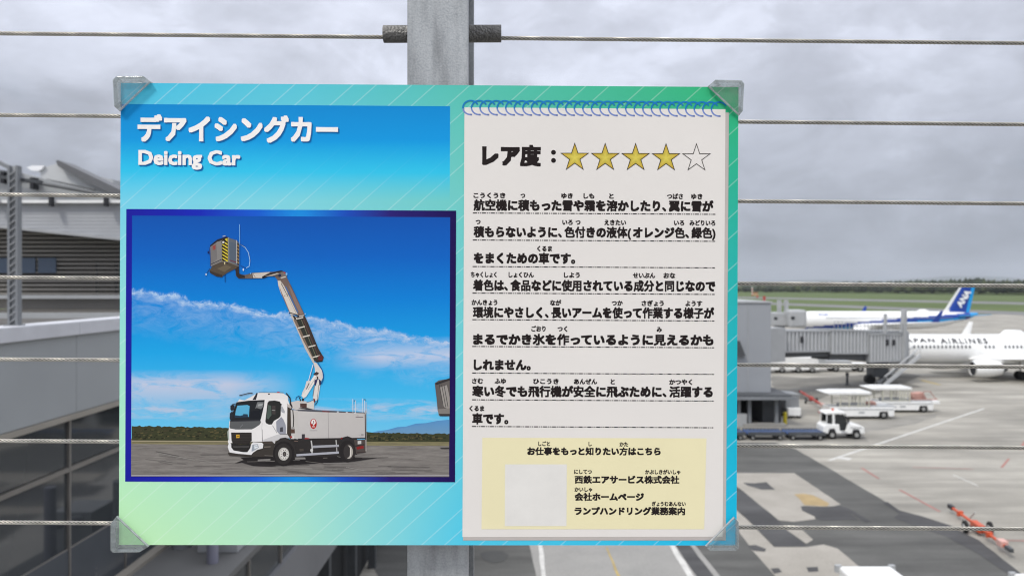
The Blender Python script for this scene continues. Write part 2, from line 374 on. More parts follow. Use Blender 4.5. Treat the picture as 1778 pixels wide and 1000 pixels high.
# ------------------------------------------------------------------ fence: H-section post, sockets, wire ropes
def rot_strands(L, r, n_str, pitch, step, hand):
    b = MB(); rc = r * .70; rs = r * .275; nseg = int(L / step)
    for k in range(n_str):
        pts = []
        for i in range(nseg + 1):
            x = -L / 2 + L * i / nseg; t = hand * 2 * math.pi * x / pitch + 2 * math.pi * k / n_str
            pts.append((x, rc * math.cos(t), rc * math.sin(t)))
        b.path(pts, rs, 6, True)
    b.cm = 1; b.path([(-L / 2, 0, 0), (L / 2, 0, 0)], r * .52, 8)
    return b
fence = thing('wire_fence', 'steel cable fence with one galvanised post behind the information sign', 'fence', (0, 1.04, DECKZ))
def fl(p): return (p[0], p[1] - 1.04, p[2] - DECKZ)
FY = .969
def post():
    b = MB(); yaw = .006
    x0 = (707 - CXP) * FY / F; x1 = (813.5 - CXP) * FY / F; d = .146; tf = .007; tw = .005
    b.box(x0, x1, FY, FY + tf, DECKZ, 13.3); b.box(x0, x1, FY + d - tf, FY + d, DECKZ, 13.3)
    xm = (x0 + x1) / 2; b.box(xm - tw / 2, xm + tw / 2, FY + tf, FY + d - tf, DECKZ, 13.3)
    bb = MB(); bb.v = [fl(v) for v in b.v]; bb.f = b.f; bb.c = b.c; bb.m = b.m
    p = bb.build('post', GALV, fence, bevel=.0012)
    bp = MB(); bp.box(xm - .1, xm + .1, FY - .03, FY + d + .03, DECKZ, DECKZ + .016); bp.v = [fl(v) for v in bp.v]
    bp.build('base_plate', GALV, fence, bevel=.002)
    return p
postO = post()
WL = [58.5, 200, 338, 481.5, 623.5, 765, 906.5]; WR = [75.5, 216.5, 354, 496.5, 637, 777, 918]
WL = [-83] + WL + [1049]; WR = [-66] + WR + [1059]
WY = FY + .073
wire_me = None
for i, (yl, yr) in enumerate(zip(WL, WR)):
    pl = P3(0, yl, WY - .0033); pr = P3(1778, yr, WY + .0033)
    c = (pl + pr) / 2; d = (pr - pl).normalized()
    if wire_me is None:
        w = rot_strands(3.0, .0029, 5, .0285, .0022, 1).build('wire_rope', [WIRE, COREM], fence, smooth=True, fixn=False); wire_me = w.data
    else:
        w = bpy.data.objects.new('wire_rope', wire_me); COL.objects.link(w); w.parent = fence
    w.location = fl(c); w.rotation_euler = d.to_track_quat('X', 'Z').to_euler()
    # socket where the rope passes the web
    s = MB(); ym = (yl + yr) / 2
    sc_ = [P3(666, 57.0 - 62 + (yl + (yr - yl) * .37), WY), P3(870.5, 57.6 - 66.5 + (yl + (yr - yl) * .49) + 1.0, WY)]
    a_, e_ = sc_
    ax = (e_ - a_).normalized()
    prof = [(0, .0095), (.0012, .0113), (.9988, .0113), (1, .0095)]
    L_ = (e_ - a_).length
    s.path([fl(a_ + ax * (L_ * t)) for t, r_ in prof], [r_ for t, r_ in prof], 20)
    s.build('socket', SOCK, fence, smooth=True)

# ------------------------------------------------------------------ the information sign
PSI, RHO = .0100, .0042
SD = .944
eu = Vector((math.cos(PSI), math.sin(PSI), 0)) * math.cos(RHO) + Vector((0, 0, -1)) * math.sin(RHO)
ev = Vector((math.cos(PSI), math.sin(PSI), 0)) * math.sin(RHO) + Vector((0, 0, 1)) * math.cos(RHO)
en = Vector((math.sin(PSI), -math.cos(PSI), 0))
S0 = P3(745, 545, SD)
PXM = SD / F
def L(px, py):     # photograph pixel -> metres in the plane of the sign
    d = Vector(((px - CXP) / F, 1, -(py - HZ) / F)); o = Vector((0, 0, CAMZ))
    t = (S0 - o).dot(en) / d.dot(en); q = o + d * t - S0
    return q.dot(eu), q.dot(ev)
sign = bpy.data.objects.new('information_sign', None); COL.objects.link(sign)
sign.matrix_world = Matrix(((eu.x, ev.x, en.x, S0.x), (eu.y, ev.y, en.y, S0.y), (eu.z, ev.z, en.z, S0.z), (0, 0, 0, 1)))
tag(sign, 'blue and green Deicing Car information board with truck picture and Japanese text', 'sign')
def LP(px, py, h): u, v = L(px, py); return (u, v, h)
INK = mat('printed_ink', (.5, .5, .5), .55, 0, .035, 30, attr=True, spec=.08)
def mat_panel():
    m = mat('printed_panel', (.5, .5, .5), .55, attr=True, spec=.08); t = m.node_tree; b = t.nodes['Principled BSDF']
    at = [n for n in t.nodes if n.type == 'ATTRIBUTE'][0].outputs[0]
    tc = N(t, 'ShaderNodeTexCoord'); sp = N(t, 'ShaderNodeSeparateXYZ'); t.links.new(tc.outputs['Object'], sp.inputs[0])
    X = M_(t, 'DIVIDE', sp.outputs[0], PXM); Yv = M_(t, 'DIVIDE', sp.outputs[1], -PXM)     # pixels right and down from the centre (745, 545)
    u = M_(t, 'ADD', M_(t, 'ADD', X, M_(t, 'MULTIPLY', Yv, 1.113)), 745 + 545 * 1.113 - 69.3 + 2018)
    md = M_(t, 'MODULO', u, 100.9)
    s1 = M_(t, 'LESS_THAN', md, 3.2); s2 = M_(t, 'MULTIPLY', M_(t, 'GREATER_THAN', md, 40), M_(t, 'LESS_THAN', md, 43.2))
    s = M_(t, 'MULTIPLY', M_(t, 'ADD', s1, s2), .16)
    c = mixc(t, s, at, (.85, .9, .9))
    # header box printed over it
    inx = M_(t, 'MULTIPLY', M_(t, 'LESS_THAN', X, 780 - 745), M_(t, 'GREATER_THAN', Yv, 184.6 - 545))
    g_ = M_(t, 'DIVIDE', M_(t, 'ADD', Yv, 545 - 184.6), 166)
    al = ramp(t, g_, [(0, 1.), (.38, 1.), (.70, .86), (1., 0.)])
    hc = ramp(t, g_, [(0, ink(20, 136, 207)), (.35, ink(22, 150, 220)), (.68, ink(32, 190, 234)), (1, ink(60, 198, 234))])
    c = mixc(t, M_(t, 'MULTIPLY', inx, al), c, hc)
    t.links.new(c, b.inputs['Base Color']); return m
def panel():
    XS = [206, 500, 800, 1282]; YS = [145, 340, 640, 946]
    CT = [[(72, 190, 225), (90, 195, 215), (88, 190, 176), (50, 176, 114)],
          [(116, 206, 232), (126, 208, 222), (112, 200, 195), (46, 175, 150)],
          [(160, 226, 205), (150, 216, 214), (110, 203, 214), (32, 175, 192)],
          [(192, 235, 180), (174, 226, 200), (82, 198, 228), (28, 182, 226)]]
    CT = [[ink(*c) for c in r] for r in CT]
    def col(px, py):
        i = 0
        while i < 2 and px > XS[i + 1]: i += 1
        j = 0
        while j < 2 and py > YS[j + 1]: j += 1
        a = (px - XS[i]) / (XS[i + 1] - XS[i]); c = (py - YS[j]) / (YS[j + 1] - YS[j])
        a, c = max(0, min(1, a)), max(0, min(1, c))
        return tuple((CT[j][i][k] * (1 - a) + CT[j][i + 1][k] * a) * (1 - c) + (CT[j + 1][i][k] * (1 - a) + CT[j + 1][i + 1][k] * a) * c for k in range(3))
    tl, tr, bl, br = L(211, 144), L(1283.5, 152), L(205, 946.3), L(1277.5, 945.6)
    u0 = (tl[0] + bl[0]) / 2; u1 = (tr[0] + br[0]) / 2; v1 = (tl[1] + tr[1]) / 2; v0 = (bl[1] + br[1]) / 2
    b = MB(); nx, ny = 36, 28
    vv = []; cc = []
    for j in range(ny + 1):
        for i in range(nx + 1):
            u = u0 + (u1 - u0) * i / nx; v = v0 + (v1 - v0) * j / ny
            vv.append((u, v, 0)); cc.append(col(206 + 1076 * i / nx, 946 - 801 * j / ny))
    k = nx + 1
    for j in range(ny):
        for i in range(nx):
            q = (j * k + i, j * k + i + 1, (j + 1) * k + i + 1, (j + 1) * k + i)
            b.f.append(q); b.c.append([cc[t] for t in q]); b.m.append(0)
    b.v = vv
    b.build('printed_face', mat_panel(), sign, fixn=False)
    c = MB(); c.box(u0, u1, v0, v1, -.0040, -.0002); c.build('backing_board', mat('board_white', (.7, .7, .7), .5), sign, bevel=.0004)
    for v in (-.2, .2):
        q = MB(); q.box(L(735, 545)[0], L(785, 545)[0], v - .02, v + .02, -.0245, -.004); q.build('spacer_block', BLACK, sign)
    return u0, u1, v0, v1
SU0, SU1, SV0, SV1 = panel()

def flatpoly(b, pts, h, c): b.poly([LP(x, y, h) for x, y in pts], c)
# ---- lettering
GL = {}; FONT_D = bpy.data.curves.new('glyph', 'FONT'); FONT_O = bpy.data.objects.new('glyph', FONT_D); COL.objects.link(FONT_O)
def raw_text(body, bold=0, res=2):
    if body in GL: return GL[body]
    FONT_D.body = body; FONT_D.size = 1; FONT_D.resolution_u = res; FONT_D.fill_mode = 'FRONT'; FONT_D.dimensions = '2D'
    bpy.context.view_layer.update()
    me = bpy.data.meshes.new_from_object(FONT_O.evaluated_get(bpy.context.evaluated_depsgraph_get()))
    r = ([(v.co.x, v.co.y) for v in me.vertices], [tuple(p.vertices) for p in me.polygons]); bpy.data.meshes.remove(me)
    GL[body] = r; return r
FAN = [(0, 0), (1, 1), (-1, 1), (-1, -1), (1, -1), (1, 0), (-1, 0), (0, 1), (0, -1)]
KANA = lambda ch: '\u3040' <= ch <= '\u30ff'
def layout(body, boldk, boldj, latin=False):
    # list of glyphs: (vertices, faces, stroke gain)
    if latin: v, f = raw_text(body); return [(v, f, boldk)]
    a = raw_text('口')[0]; a2 = raw_text('口口')[0]; adv = max(p[0] for p in a2) - max(p[0] for p in a)
    x = 0; out = []
    for ch in body:
        vv, ff = raw_text(ch)
        w = adv * (.62 if ch in '、。' else .5 if ch in '()' else .94 if ch in 'っょゃゅ' else 1)
        out.append(([(p[0] + x, p[1]) for p in vv], ff, boldk if KANA(ch) else boldj)); x += w
    return out
def text(b, body, x0, x1, ym, hpx, h, c, boldk=.035, boldj=.026, latin=False, ref=None):
    # ink runs from pixel x0 to x1, middle at ym; hpx = height of a full-size character
    gl = layout(body, boldk, boldj, latin)
    xs = [p[0] for g in gl for p in g[0]]; ax, bx_ = min(xs) - boldk, max(xs) + boldk
    ys = [p[1] for g in gl for p in g[0]] if latin else [p[1] for p in raw_text('国')[0]]
    ay, by = min(ys) - boldj, max(ys) + boldj
    u0, vm = L(x0, ym); u1, _ = L(x1, ym); vm = L((x0 + x1) / 2, ym)[1]
    sx = (u1 - u0) / (bx_ - ax); sy = hpx * PXM / (by - ay); my = (ay + by) / 2
    for vv, ff, bo in gl:
        for k, (fx, fy) in enumerate(FAN):
            hh = h + k * 1.5e-6
            b.add([(u0 + (p[0] + fx * bo - ax) * sx, vm + (p[1] + fy * bo - my) * sy, hh) for p in vv], ff, c)
BK = ink(38, 32, 32); WT = ink(240, 236, 235)
def title():
    b = MB(); sh = ink(14, 88, 150); sh2 = ink(17, 112, 178)
    for dx, dy, hh, c in ((2.6, 3.0, .00012, sh2), (1.5, 1.8, .00016, sh), (0, 0, .0003, WT)):
        text(b, 'デアイシングカー', 239 + dx, 587 + dx, 225.6 + dy, 46, hh, c, .038, .038)
        text(b, 'Deicing Car', 240.5 + dx, 417.5 + dx, 278 + dy, 34, hh, c, .034, .034, latin=True)
    b.build('title_lettering', INK, sign, fixn=False, label='white printed title reading Deicing Car')
title()
# ---- picture frame and picture
def frame_():
    b = MB(); stops = [(0, (30, 30, 152)), (.22, (28, 42, 178)), (.40, (28, 92, 205)), (.52, (30, 140, 220)), (.66, (30, 78, 185)), (.80, (44, 34, 112)), (1, (32, 20, 80))]
    def cx(t):
        for (a, ca), (d, cd) in zip(stops, stops[1:]):
            if t <= d:
                k = (t - a) / (d - a); return tuple(p * (1 - k) + q * k for p, q in zip(ink(*ca), ink(*cd)))
        return ink(*stops[-1][1])
    n = 40; (o0, t0) = L(219.5, 361.5); (o1, _) = L(792, 368); (_, b0) = L(504, 836)
    t0 = L(505, 364.6)[1]
    for i in range(n):
        a, d = i / n, (i + 1) / n; ua, ud = o0 + (o1 - o0) * a, o0 + (o1 - o0) * d
        b.add([(ua, b0, .0003), (ud, b0, .0003), (ud, t0, .0003), (ua, t0, .0003)], [(0, 1, 2, 3)], [cx(a), cx(d), cx(d), cx(a)])
    f = b.build('picture_frame', INK, sign, fixn=False); return f
PF = frame_()
PIC = [L(229.5, 374), L(781.5, 378), L(228, 826.5), L(780, 826.5)]
PU0 = (PIC[0][0] + PIC[2][0]) / 2; PU1 = (PIC[1][0] + PIC[3][0]) / 2; PV1 = (PIC[0][1] + PIC[1][1]) / 2; PV0 = PIC[2][1]
def mat_picture():
    m = mat('printed_picture', (.5, .5, .5), .55, spec=.08); t = m.node_tree; b = t.nodes['Principled BSDF']
    tc = N(t, 'ShaderNodeTexCoord'); sp = N(t, 'ShaderNodeSeparateXYZ'); t.links.new(tc.outputs['Object'], sp.inputs[0])
    X = M_(t, 'ADD', M_(t, 'DIVIDE', sp.outputs[0], PXM), 745); Y = M_(t, 'ADD', M_(t, 'DIVIDE', sp.outputs[1], -PXM), 545)
    k = M_(t, 'DIVIDE', M_(t, 'SUBTRACT', Y, 374), 400)
    c = ramp(t, k, [(0, ink(20, 82, 172)), (.18, ink(18, 98, 190)), (.36, ink(16, 126, 210)), (.6, ink(32, 162, 226)), (.8, ink(70, 182, 232)), (1, ink(120, 196, 230))])
    pv = N(t, 'ShaderNodeCombineXYZ'); t.links.new(X, pv.inputs[0]); t.links.new(Y, pv.inputs[1])
    def nz(sx, sy, det, rough, rot=0, dist=0, off=0):
        mp = N(t, 'ShaderNodeMapping'); mp.inputs['Scale'].default_value = (sx, sy, 1); mp.inputs['Rotation'].default_value = (0, 0, rot); mp.inputs['Location'].default_value = (off, off * .7, 0)
        t.links.new(pv.outputs[0], mp.inputs[0]); n = N(t, 'ShaderNodeTexNoise'); n.inputs['Scale'].default_value = 1; n.inputs['Detail'].default_value = det; n.inputs['Roughness'].default_value = rough; n.inputs['Distortion'].default_value = dist
        t.links.new(mp.outputs[0], n.inputs[0]); return n.outputs[0]
    def band(yc_expr, up, dn):     # soft band around yc
        d = M_(t, 'SUBTRACT', Y, yc_expr)
        n = N(t, 'ShaderNodeMapRange'); n.inputs[1].default_value = -up; n.inputs[2].default_value = 0; t.links.new(d, n.inputs[0])
        n2 = N(t, 'ShaderNodeMapRange'); n2.inputs[1].default_value = dn; n2.inputs[2].default_value = 0; t.links.new(d, n2.inputs[0])
        return M_(t, 'MULTIPLY', n.outputs[0], n2.outputs[0])
    y1 = M_(t, 'ADD', M_(t, 'MULTIPLY', M_(t, 'SUBTRACT', X, 230), .165), 506)
    y1 = M_(t, 'ADD', y1, M_(t, 'MULTIPLY', M_(t, 'SUBTRACT', nz(.02, .02, 6, .7, 0, .4, 31), .5), 46))
    xr = N(t, 'ShaderNodeMapRange'); xr.inputs[1].default_value = 420; xr.inputs[2].default_value = 640; t.links.new(X, xr.inputs[0])
    w1 = M_(t, 'MULTIPLY', band(y1, 7, 84), ramp(t, nz(.024, .05, 8, .72, .3, 1.0), [(.36, 0.), (.62, 1.)]))
    w1 = M_(t, 'MULTIPLY', w1, M_(t, 'ADD', M_(t, 'MULTIPLY', xr.outputs[0], .45), .38), True)
    w1b = M_(t, 'MULTIPLY', band(y1, 5, 14), ramp(t, nz(.05, .09, 6, .7, .2, .5, 5), [(.32, 0.), (.56, .95)]))
    y2 = M_(t, 'ADD', M_(t, 'MULTIPLY', M_(t, 'SUBTRACT', X, 600), -.03), 622)
    x2 = N(t, 'ShaderNodeMapRange'); x2.inputs[1].default_value = 570; x2.inputs[2].default_value = 660; t.links.new(X, x2.inputs[0])
    w2 = M_(t, 'MULTIPLY', M_(t, 'MULTIPLY', band(y2, 34, 26), x2.outputs[0]), ramp(t, nz(.018, .07, 8, .70, -.12, .8, 3), [(.28, 0.), (.52, 1.)]))
    x3 = N(t, 'ShaderNodeMapRange'); x3.inputs[1].default_value = 520; x3.inputs[2].default_value = 400; t.links.new(X, x3.inputs[0])
    w3 = M_(t, 'MULTIPLY', M_(t, 'MULTIPLY', band(668, 26, 62), x3.outputs[0]), ramp(t, nz(.014, .05, 8, .68, 0, .7, 9), [(.28, 0.), (.52, 1.)]))
    w4 = M_(t, 'MULTIPLY', band(712, 22, 22), ramp(t, nz(.016, .08, 7, .66, 0, .4, 15), [(.42, 0.), (.60, .85)]))
    cl = M_(t, 'MAXIMUM', M_(t, 'MAXIMUM', w1, w1b), M_(t, 'MAXIMUM', w2, M_(t, 'MAXIMUM', w3, w4)))
    cc = ramp(t, k, [(.3, ink(190, 215, 238)), (.62, ink(196, 202, 224)), (.85, ink(196, 196, 214))])
    c = mixc(t, M_(t, 'MULTIPLY', cl, .92), c, cc)
    # field and apron at the bottom
    hz = M_(t, 'ADD', M_(t, 'MULTIPLY', M_(t, 'SUBTRACT', X, 229), .004), 762)
    gr = mixc(t, ramp(t, nz(.03, .5, 5, .65), [(.35, 0.), (.65, 1.)]), ink(112, 106, 86), ink(138, 130, 96))
    gd = mixc(t, ramp(t, nz(.02, .22, 7, .7, -.12), [(.32, 0.), (.68, 1.)]), ink(104, 99, 97), ink(140, 135, 131))
    isg = M_(t, 'GREATER_THAN', Y, hz); isa = M_(t, 'GREATER_THAN', Y, M_(t, 'ADD', hz, 9.5))
    c = mixc(t, isg, c, gr); c = mixc(t, isa, c, gd)
    t.links.new(c, b.inputs['Base Color']); return m
b = MB(); b.add([(PU0, PV0, .0004), (PU1, PV0, .0004), (PU1, PV1, .0004), (PU0, PV1, .0004)], [(0, 1, 2, 3)])
PICT = b.build('picture', mat_picture(), PF, fixn=False, label='printed photograph of a white deicing truck with raised boom')

class Draw:                     # flat printed shapes, each a hair above the last
    def __init__(s, h): s.b = MB(); s.h = h
    def p(s, pts, *c): s.h += 1.3e-6; flatpoly(s.b, pts, s.h, ink(*c)); return s
    def grad(s, pts, cols):
        s.h += 1.3e-6; s.b.add([LP(x, y, s.h) for x, y in pts], [tuple(range(len(pts)))], [ink(*c) for c in cols]); return s
    def l(s, pts, w, *c):
        for (x0, y0), (x1, y1) in zip(pts, pts[1:]):
            d = math.hypot(x1 - x0, y1 - y0) or 1; nx, ny = -(y1 - y0) / d * w / 2, (x1 - x0) / d * w / 2
            ex, ey = (x1 - x0) / d * w * .2, (y1 - y0) / d * w * .2
            s.p([(x0 + nx - ex, y0 + ny - ey), (x1 + nx + ex, y1 + ny + ey), (x1 - nx + ex, y1 - ny + ey), (x0 - nx - ex, y0 - ny - ey)], *c)
        return s
    def e(s, cx, cy, rx, ry, *c, n=28, rot=0):
        pts = []
        for k in range(n):
            t = 2 * math.pi * k / n; x, y = rx * math.cos(t), ry * math.sin(t)
            pts.append((cx + x * math.cos(rot) - y * math.sin(rot), cy + x * math.sin(rot) + y * math.cos(rot)))
        return s.p(pts, *c)
    def done(s, name, parent, label=None): return s.b.build(name, INK, parent, fixn=False, label=label)
def landscape():
    d = Draw(.00045); rnd = random.Random(5)
    # blue mountain on the right
    d.grad([(640, 752), (655, 748), (672, 746), (690, 741), (705, 740), (722, 735), (740, 734), (760, 730), (780.5, 728), (780.5, 756), (640, 756)], [(86, 140, 190)] * 9 + [(110, 150, 185)] * 2)
    for x0, x1, y0, yb in ((229, 398, 739, 764), (636, 780.5, 750, 766)):
        top = []; x = x0
        while x < x1: top.append((x, y0 + (x - x0) * .022 + rnd.uniform(-1.3, 1.1))); x += rnd.uniform(2, 5)
        top.append((x1, y0 + (x1 - x0) * .022))
        d.p(top + [(x1, yb + .6), (x0, yb)], 62, 64, 46)
        for k in range(150):
            xx = rnd.uniform(x0, x1 - 6); yy = rnd.uniform(y0 + 5, yb - 3); w = rnd.uniform(2, 6)
            c = rnd.choice([(50, 54, 40), (76, 76, 52), (92, 84, 58), (44, 46, 36), (70, 66, 50)])
            d.p([(xx, yy), (xx + w, yy - rnd.uniform(0, 1)), (xx + w, yy + 1.6), (xx, yy + 2)], *c)
    d.p([(229, 764), (400, 765), (400, 767), (229, 766)], 158, 148, 122)
    # apron streaks
    for k in range(46):
        xx = rnd.uniform(229, 700); yy = rnd.uniform(776, 824); w = rnd.uniform(20, 80); sl = rnd.choice([.02, .12, -.02, .2])
        if yy + w * sl < 825 and yy + w * sl > 774 and xx + w < 780: d.l([(xx, yy), (xx + w, yy + w * sl)], rnd.uniform(.4, 1.1), *rnd.choice([(150, 146, 142), (96, 92, 90), (132, 128, 126), (110, 105, 102)]))
    d.p([(229, 823.6), (780, 823.6), (780, 826), (229, 826)], 160, 155, 158)
    # jet bridge end on the right edge
    d.p([(755, 665), (762, 660), (781, 657), (781, 712), (760, 712), (758, 690)], 96, 90, 88)
    d.p([(755, 665), (781, 656), (781, 660), (758, 668)], 52, 50, 52)
    d.p([(764, 672), (776, 668), (781, 690), (781, 711), (769, 705)], 150, 144, 140)
    for x in (767, 771, 775): d.l([(x - 4, 668), (x + 3, 706)], 1, 60, 58, 58)
    d.p([(760, 710), (781, 708), (781, 720), (762, 721)], 128, 122, 118)
    d.p([(762, 718), (781, 718), (781, 722), (764, 722)], 60, 56, 58)
    d.p([(764, 777), (781, 776), (781, 778.5), (766, 778.5)], 58, 55, 56)
    d.done('printed_landscape', PF)
landscape()
def truck():
    d = Draw(.00085)
    T = lambda x, y: (380 + x / 8, 690 + y / 8)        # coordinates read on an 8x enlargement of the cab
    U = lambda x, y: (440 + x / 8, 690 + y / 8)        # ... of the body
    V = lambda x, y: (440 + x / 8, 590 + y / 8)        # ... of the lower boom
    B = lambda x, y: (340 + x / 8, 380 + y / 8)        # ... of the basket
    A = lambda x, y: (440 + x / 8, 480 + y / 8)        # ... of the upper boom
    def tp(fn, pts, *c): d.p([fn(*q) for q in pts], *c)
    def tl(fn, pts, w, *c): d.l([fn(*q) for q in pts], w, *c)
    def te(fn, cx, cy, rx, ry, *c, **k): d.e(*fn(cx, cy), rx / 8, ry / 8, *c, **k)
    # ground shadow and dark underside
    tp(U, [(-260, 910), (-160, 900), (0, 945), (250, 955), (600, 930), (1000, 905), (1400, 885), (1720, 835), (1560, 830), (1100, 820), (500, 800), (-100, 850)], 46, 43, 44)
    tp(U, [(-180, 830), (1400, 790), (1420, 860), (1100, 885), (300, 935), (-100, 880)], 40, 37, 38)
    tp(U, [(520, 560), (1440, 560), (1440, 800), (560, 830)], 50, 47, 47)
    # rear details
    tp(U, [(1400, 585), (1560, 580), (1560, 760), (1430, 780)], 78, 70, 68)
    tp(U, [(1430, 660), (1520, 650), (1540, 700), (1440, 720)], 130, 40, 40)
    tp(U, [(1450, 600), (1500, 595), (1500, 640), (1450, 645)], 190, 188, 186)
    tl(U, [(1562, 180), (1566, 740)], 1.6, 168, 162, 158)
    tl(U, [(1440, 760), (1560, 750)], 1.4, 60, 50, 50)
    tp(U, [(1410, 660), (1540, 640), (1545, 660), (1415, 685)], 60, 52, 52)
    # tank body
    d.grad([U(520, 175), U(1548, 205), U(1556, 562), U(520, 572)], [(196, 191, 189), (186, 181, 179), (182, 177, 176), (190, 185, 184)])
    tl(U, [(612, 180), (612, 572)], .5, 120, 114, 114); tl(U, [(1040, 200), (1046, 566)], .7, 140, 134, 134)
    tp(U, [(600, 162), (770, 165), (1550, 204), (1550, 216), (960, 200), (600, 184)], 84, 84, 92)
    tp(U, [(960, 182), (1060, 190), (1060, 204), (960, 198)], 120, 62, 70)
    for x in (1175, 1300, 1415): te(U, x, 196 + (x - 1175) * .06, 16, 7, 200, 206, 214)
    tp(U, [(1548, 205), (1560, 240), (1566, 580), (1552, 580)], 52, 46, 48)
    tl(U, [(520, 574), (1556, 560)], 1.6, 44, 40, 42)
    # rear antennas
    for x, y0 in ((1382, 20), (1418, 40), (1520, 12), (1546, 26), (1566, 60)): tl(U, [(x, y0), (x + 2, 205)], .9, 214, 216, 222)
    te(U, 1408, 42, 10, 6, 40, 50, 70); te(U, 1548, 28, 14, 6, 40, 44, 60)
    # emblem: red crane disc
    te(U, 836, 362, 46, 70, 172, 44, 40)
    te(U, 836, 352, 31, 52, 232, 222, 220)
    tp(U, [(806, 352), (836, 392), (866, 352), (872, 392), (836, 426), (800, 392)], 168, 40, 36)
    tl(U, [(832, 388), (826, 362), (842, 342), (834, 322)], 1.1, 70, 40, 42)
    tp(U, [(842, 320), (848, 334), (836, 330)], 150, 40, 38)
    for k in range(3): tl(U, [(820 + k * 14, 394), (824 + k * 14, 408)], .7, 236, 226, 224)
    tl(U, [(786, 456), (888, 456)], .9, 140, 134, 134); tl(U, [(1424, 268), (1526, 272)], 1.2, 110, 100, 104); tl(U, [(1440, 248), (1466, 250)], .6, 130, 120, 122)
    tp(U, [(1498, 506), (1532, 506), (1532, 520), (1498, 520)], 120, 112, 114); tl(U, [(1470, 522), (1490, 528)], .5, 150, 144, 144); tl(U, [(1490, 540), (1520, 540)], .6, 130, 122, 122)
    tp(U, [(674, 506), (718, 504), (718, 570), (674, 572)], 62, 58, 64)
    tp(U, [(720, 552), (780, 560), (780, 572), (712, 574)], 150, 60, 62); tp(U, [(1216, 552), (1290, 548), (1300, 570), (1216, 578)], 130, 44, 46)
    # side guard rails and lower frame
    tl(U, [(806, 598), (820, 700), (816, 780)], 2.2, 186, 184, 184); tl(U, [(1150, 590), (1158, 680)], 1.8, 180, 178, 178)
    te(U, 812, 728, 20, 24, 196, 194, 194)
    tp(U, [(830, 664), (1190, 650), (1190, 680), (828, 698)], 158, 158, 166)
    tp(U, [(596, 782), (1190, 744), (1190, 774), (602, 812)], 166, 166, 176)
    tl(U, [(1158, 690), (1162, 744)], 1.6, 170, 168, 170)
    tp(U, [(580, 826), (720, 828), (730, 852), (580, 856)], 132, 128, 126); tp(U, [(640, 712), (700, 704), (700, 740), (650, 744)], 74, 68, 64)
    tl(U, [(570, 600), (620, 604)], 1, 120, 100, 92); tp(U, [(970, 832), (1030, 830), (1030, 838), (972, 840)], 110, 104, 100)
    # rear wheel
    tp(U, [(1190, 620), (1250, 548), (1310, 532), (1370, 556), (1400, 620)], 48, 45, 46)
    te(U, 1305, 745, 112, 150, 42, 39, 40); te(U, 1330, 752, 78, 118, 54, 50, 50)
    te(U, 1326, 752, 58, 92, 172, 166, 160); te(U, 1304, 748, 48, 86, 58, 54, 54); tl(U, [(1352, 700), (1350, 812)], 1.6, 214, 208, 202)
    # cab rear gap with hose and exhaust
    tp(T, [(950, 60), (1010, 90), (1040, 560), (1000, 580), (940, 520)], 66, 58, 52)
    tp(T, [(1000, 170), (1100, 175), (1100, 575), (1010, 560)], 192, 187, 184)
    tl(T, [(1030, 170), (1042, 300), (1036, 430)], 1.7, 42, 38, 40); tp(T, [(1000, 430), (1056, 430), (1060, 492), (1006, 494)], 86, 66, 58)
    tp(T, [(1012, 404), (1052, 404), (1050, 440), (1010, 436)], 150, 146, 144)
    tp(T, [(1004, 530), (1050, 530), (1050, 572), (1004, 570)], 206, 200, 198); tp(T, [(990, 535), (1020, 530), (1024, 560), (992, 560)], 150, 60, 56)
    # boom turret
    tp(U, [(520, 60), (620, 40), (740, 50), (760, 160), (600, 168), (540, 150)], 196, 190, 188)
    tp(U, [(740, 62), (850, 36), (842, 160), (744, 160)], 206, 200, 196)
    tp(U, [(652, 78), (744, 80), (744, 138), (652, 134)], 96, 70, 66)
    for k in range(5): tl(U, [(660, 88 + k * 10), (738, 89 + k * 10)], .5, 60, 46, 46)
    tp(U, [(620, 150), (700, 132), (760, 142), (830, 160), (770, 164)], 70, 64, 66)
    tl(U, [(590, 30), (600, -4), (630, -22), (660, -8)], 1.1, 28, 56, 110)
    # lower boom: two white struts
    tp(V, [(668, 770), (690, 730), (860, 470), (910, 470), (900, 520), (740, 780), (700, 810)], 222, 216, 212)
    tl(V, [(760, 690), (888, 490)], .7, 150, 140, 136)
    tp(V, [(740, 570), (790, 560), (790, 620), (700, 740), (676, 740), (720, 650)], 208, 202, 200)
    tl(V, [(770, 560), (830, 345)], 1.3, 206, 216, 230); tl(V, [(782, 560), (838, 352)], .8, 70, 110, 150)
    tl(V, [(776, 600), (740, 680)], 1.4, 96, 70, 70)
    tp(V, [(836, 780), (870, 560), (920, 540), (932, 620), (900, 830), (850, 850), (828, 820)], 214, 208, 204)
    tl(V, [(850, 640), (830, 780)], 1.5, 110, 120, 130); tl(V, [(912, 620), (890, 820)], .8, 90, 84, 88)
    tp(V, [(850, 560), (880, 540), (890, 570), (866, 640), (848, 620)], 52, 52, 90); tp(V, [(910, 540), (944, 560), (940, 620), (918, 630)], 50, 50, 80)
    tp(V, [(832, 808), (860, 820), (862, 876), (840, 856)], 104, 52, 56); tl(V, [(890, 820), (890, 860), (862, 900)], 1.3, 36, 50, 80)
    tp(V, [(678, 810), (706, 812), (700, 848), (676, 846)], 44, 42, 46); tl(V, [(640, 800), (660, 836), (650, 846)], 1.6, 40, 40, 46)
    tl(V, [(740, 868), (800, 850), (826, 830)], .8, 60, 90, 130)
    # knuckle
    tp(V, [(830, 300), (880, 320), (960, 430), (968, 520), (946, 570), (890, 520), (860, 460), (858, 400)], 208, 200, 196)
    tp(V, [(834, 470), (880, 440), (916, 460), (890, 490), (850, 490)], 66, 56, 58); tp(V, [(880, 500), (904, 510), (896, 560), (884, 550)], 70, 58, 60)
    tl(V, [(900, 320), (950, 400), (976, 480), (970, 560), (944, 610)], 1.3, 24, 74, 140)
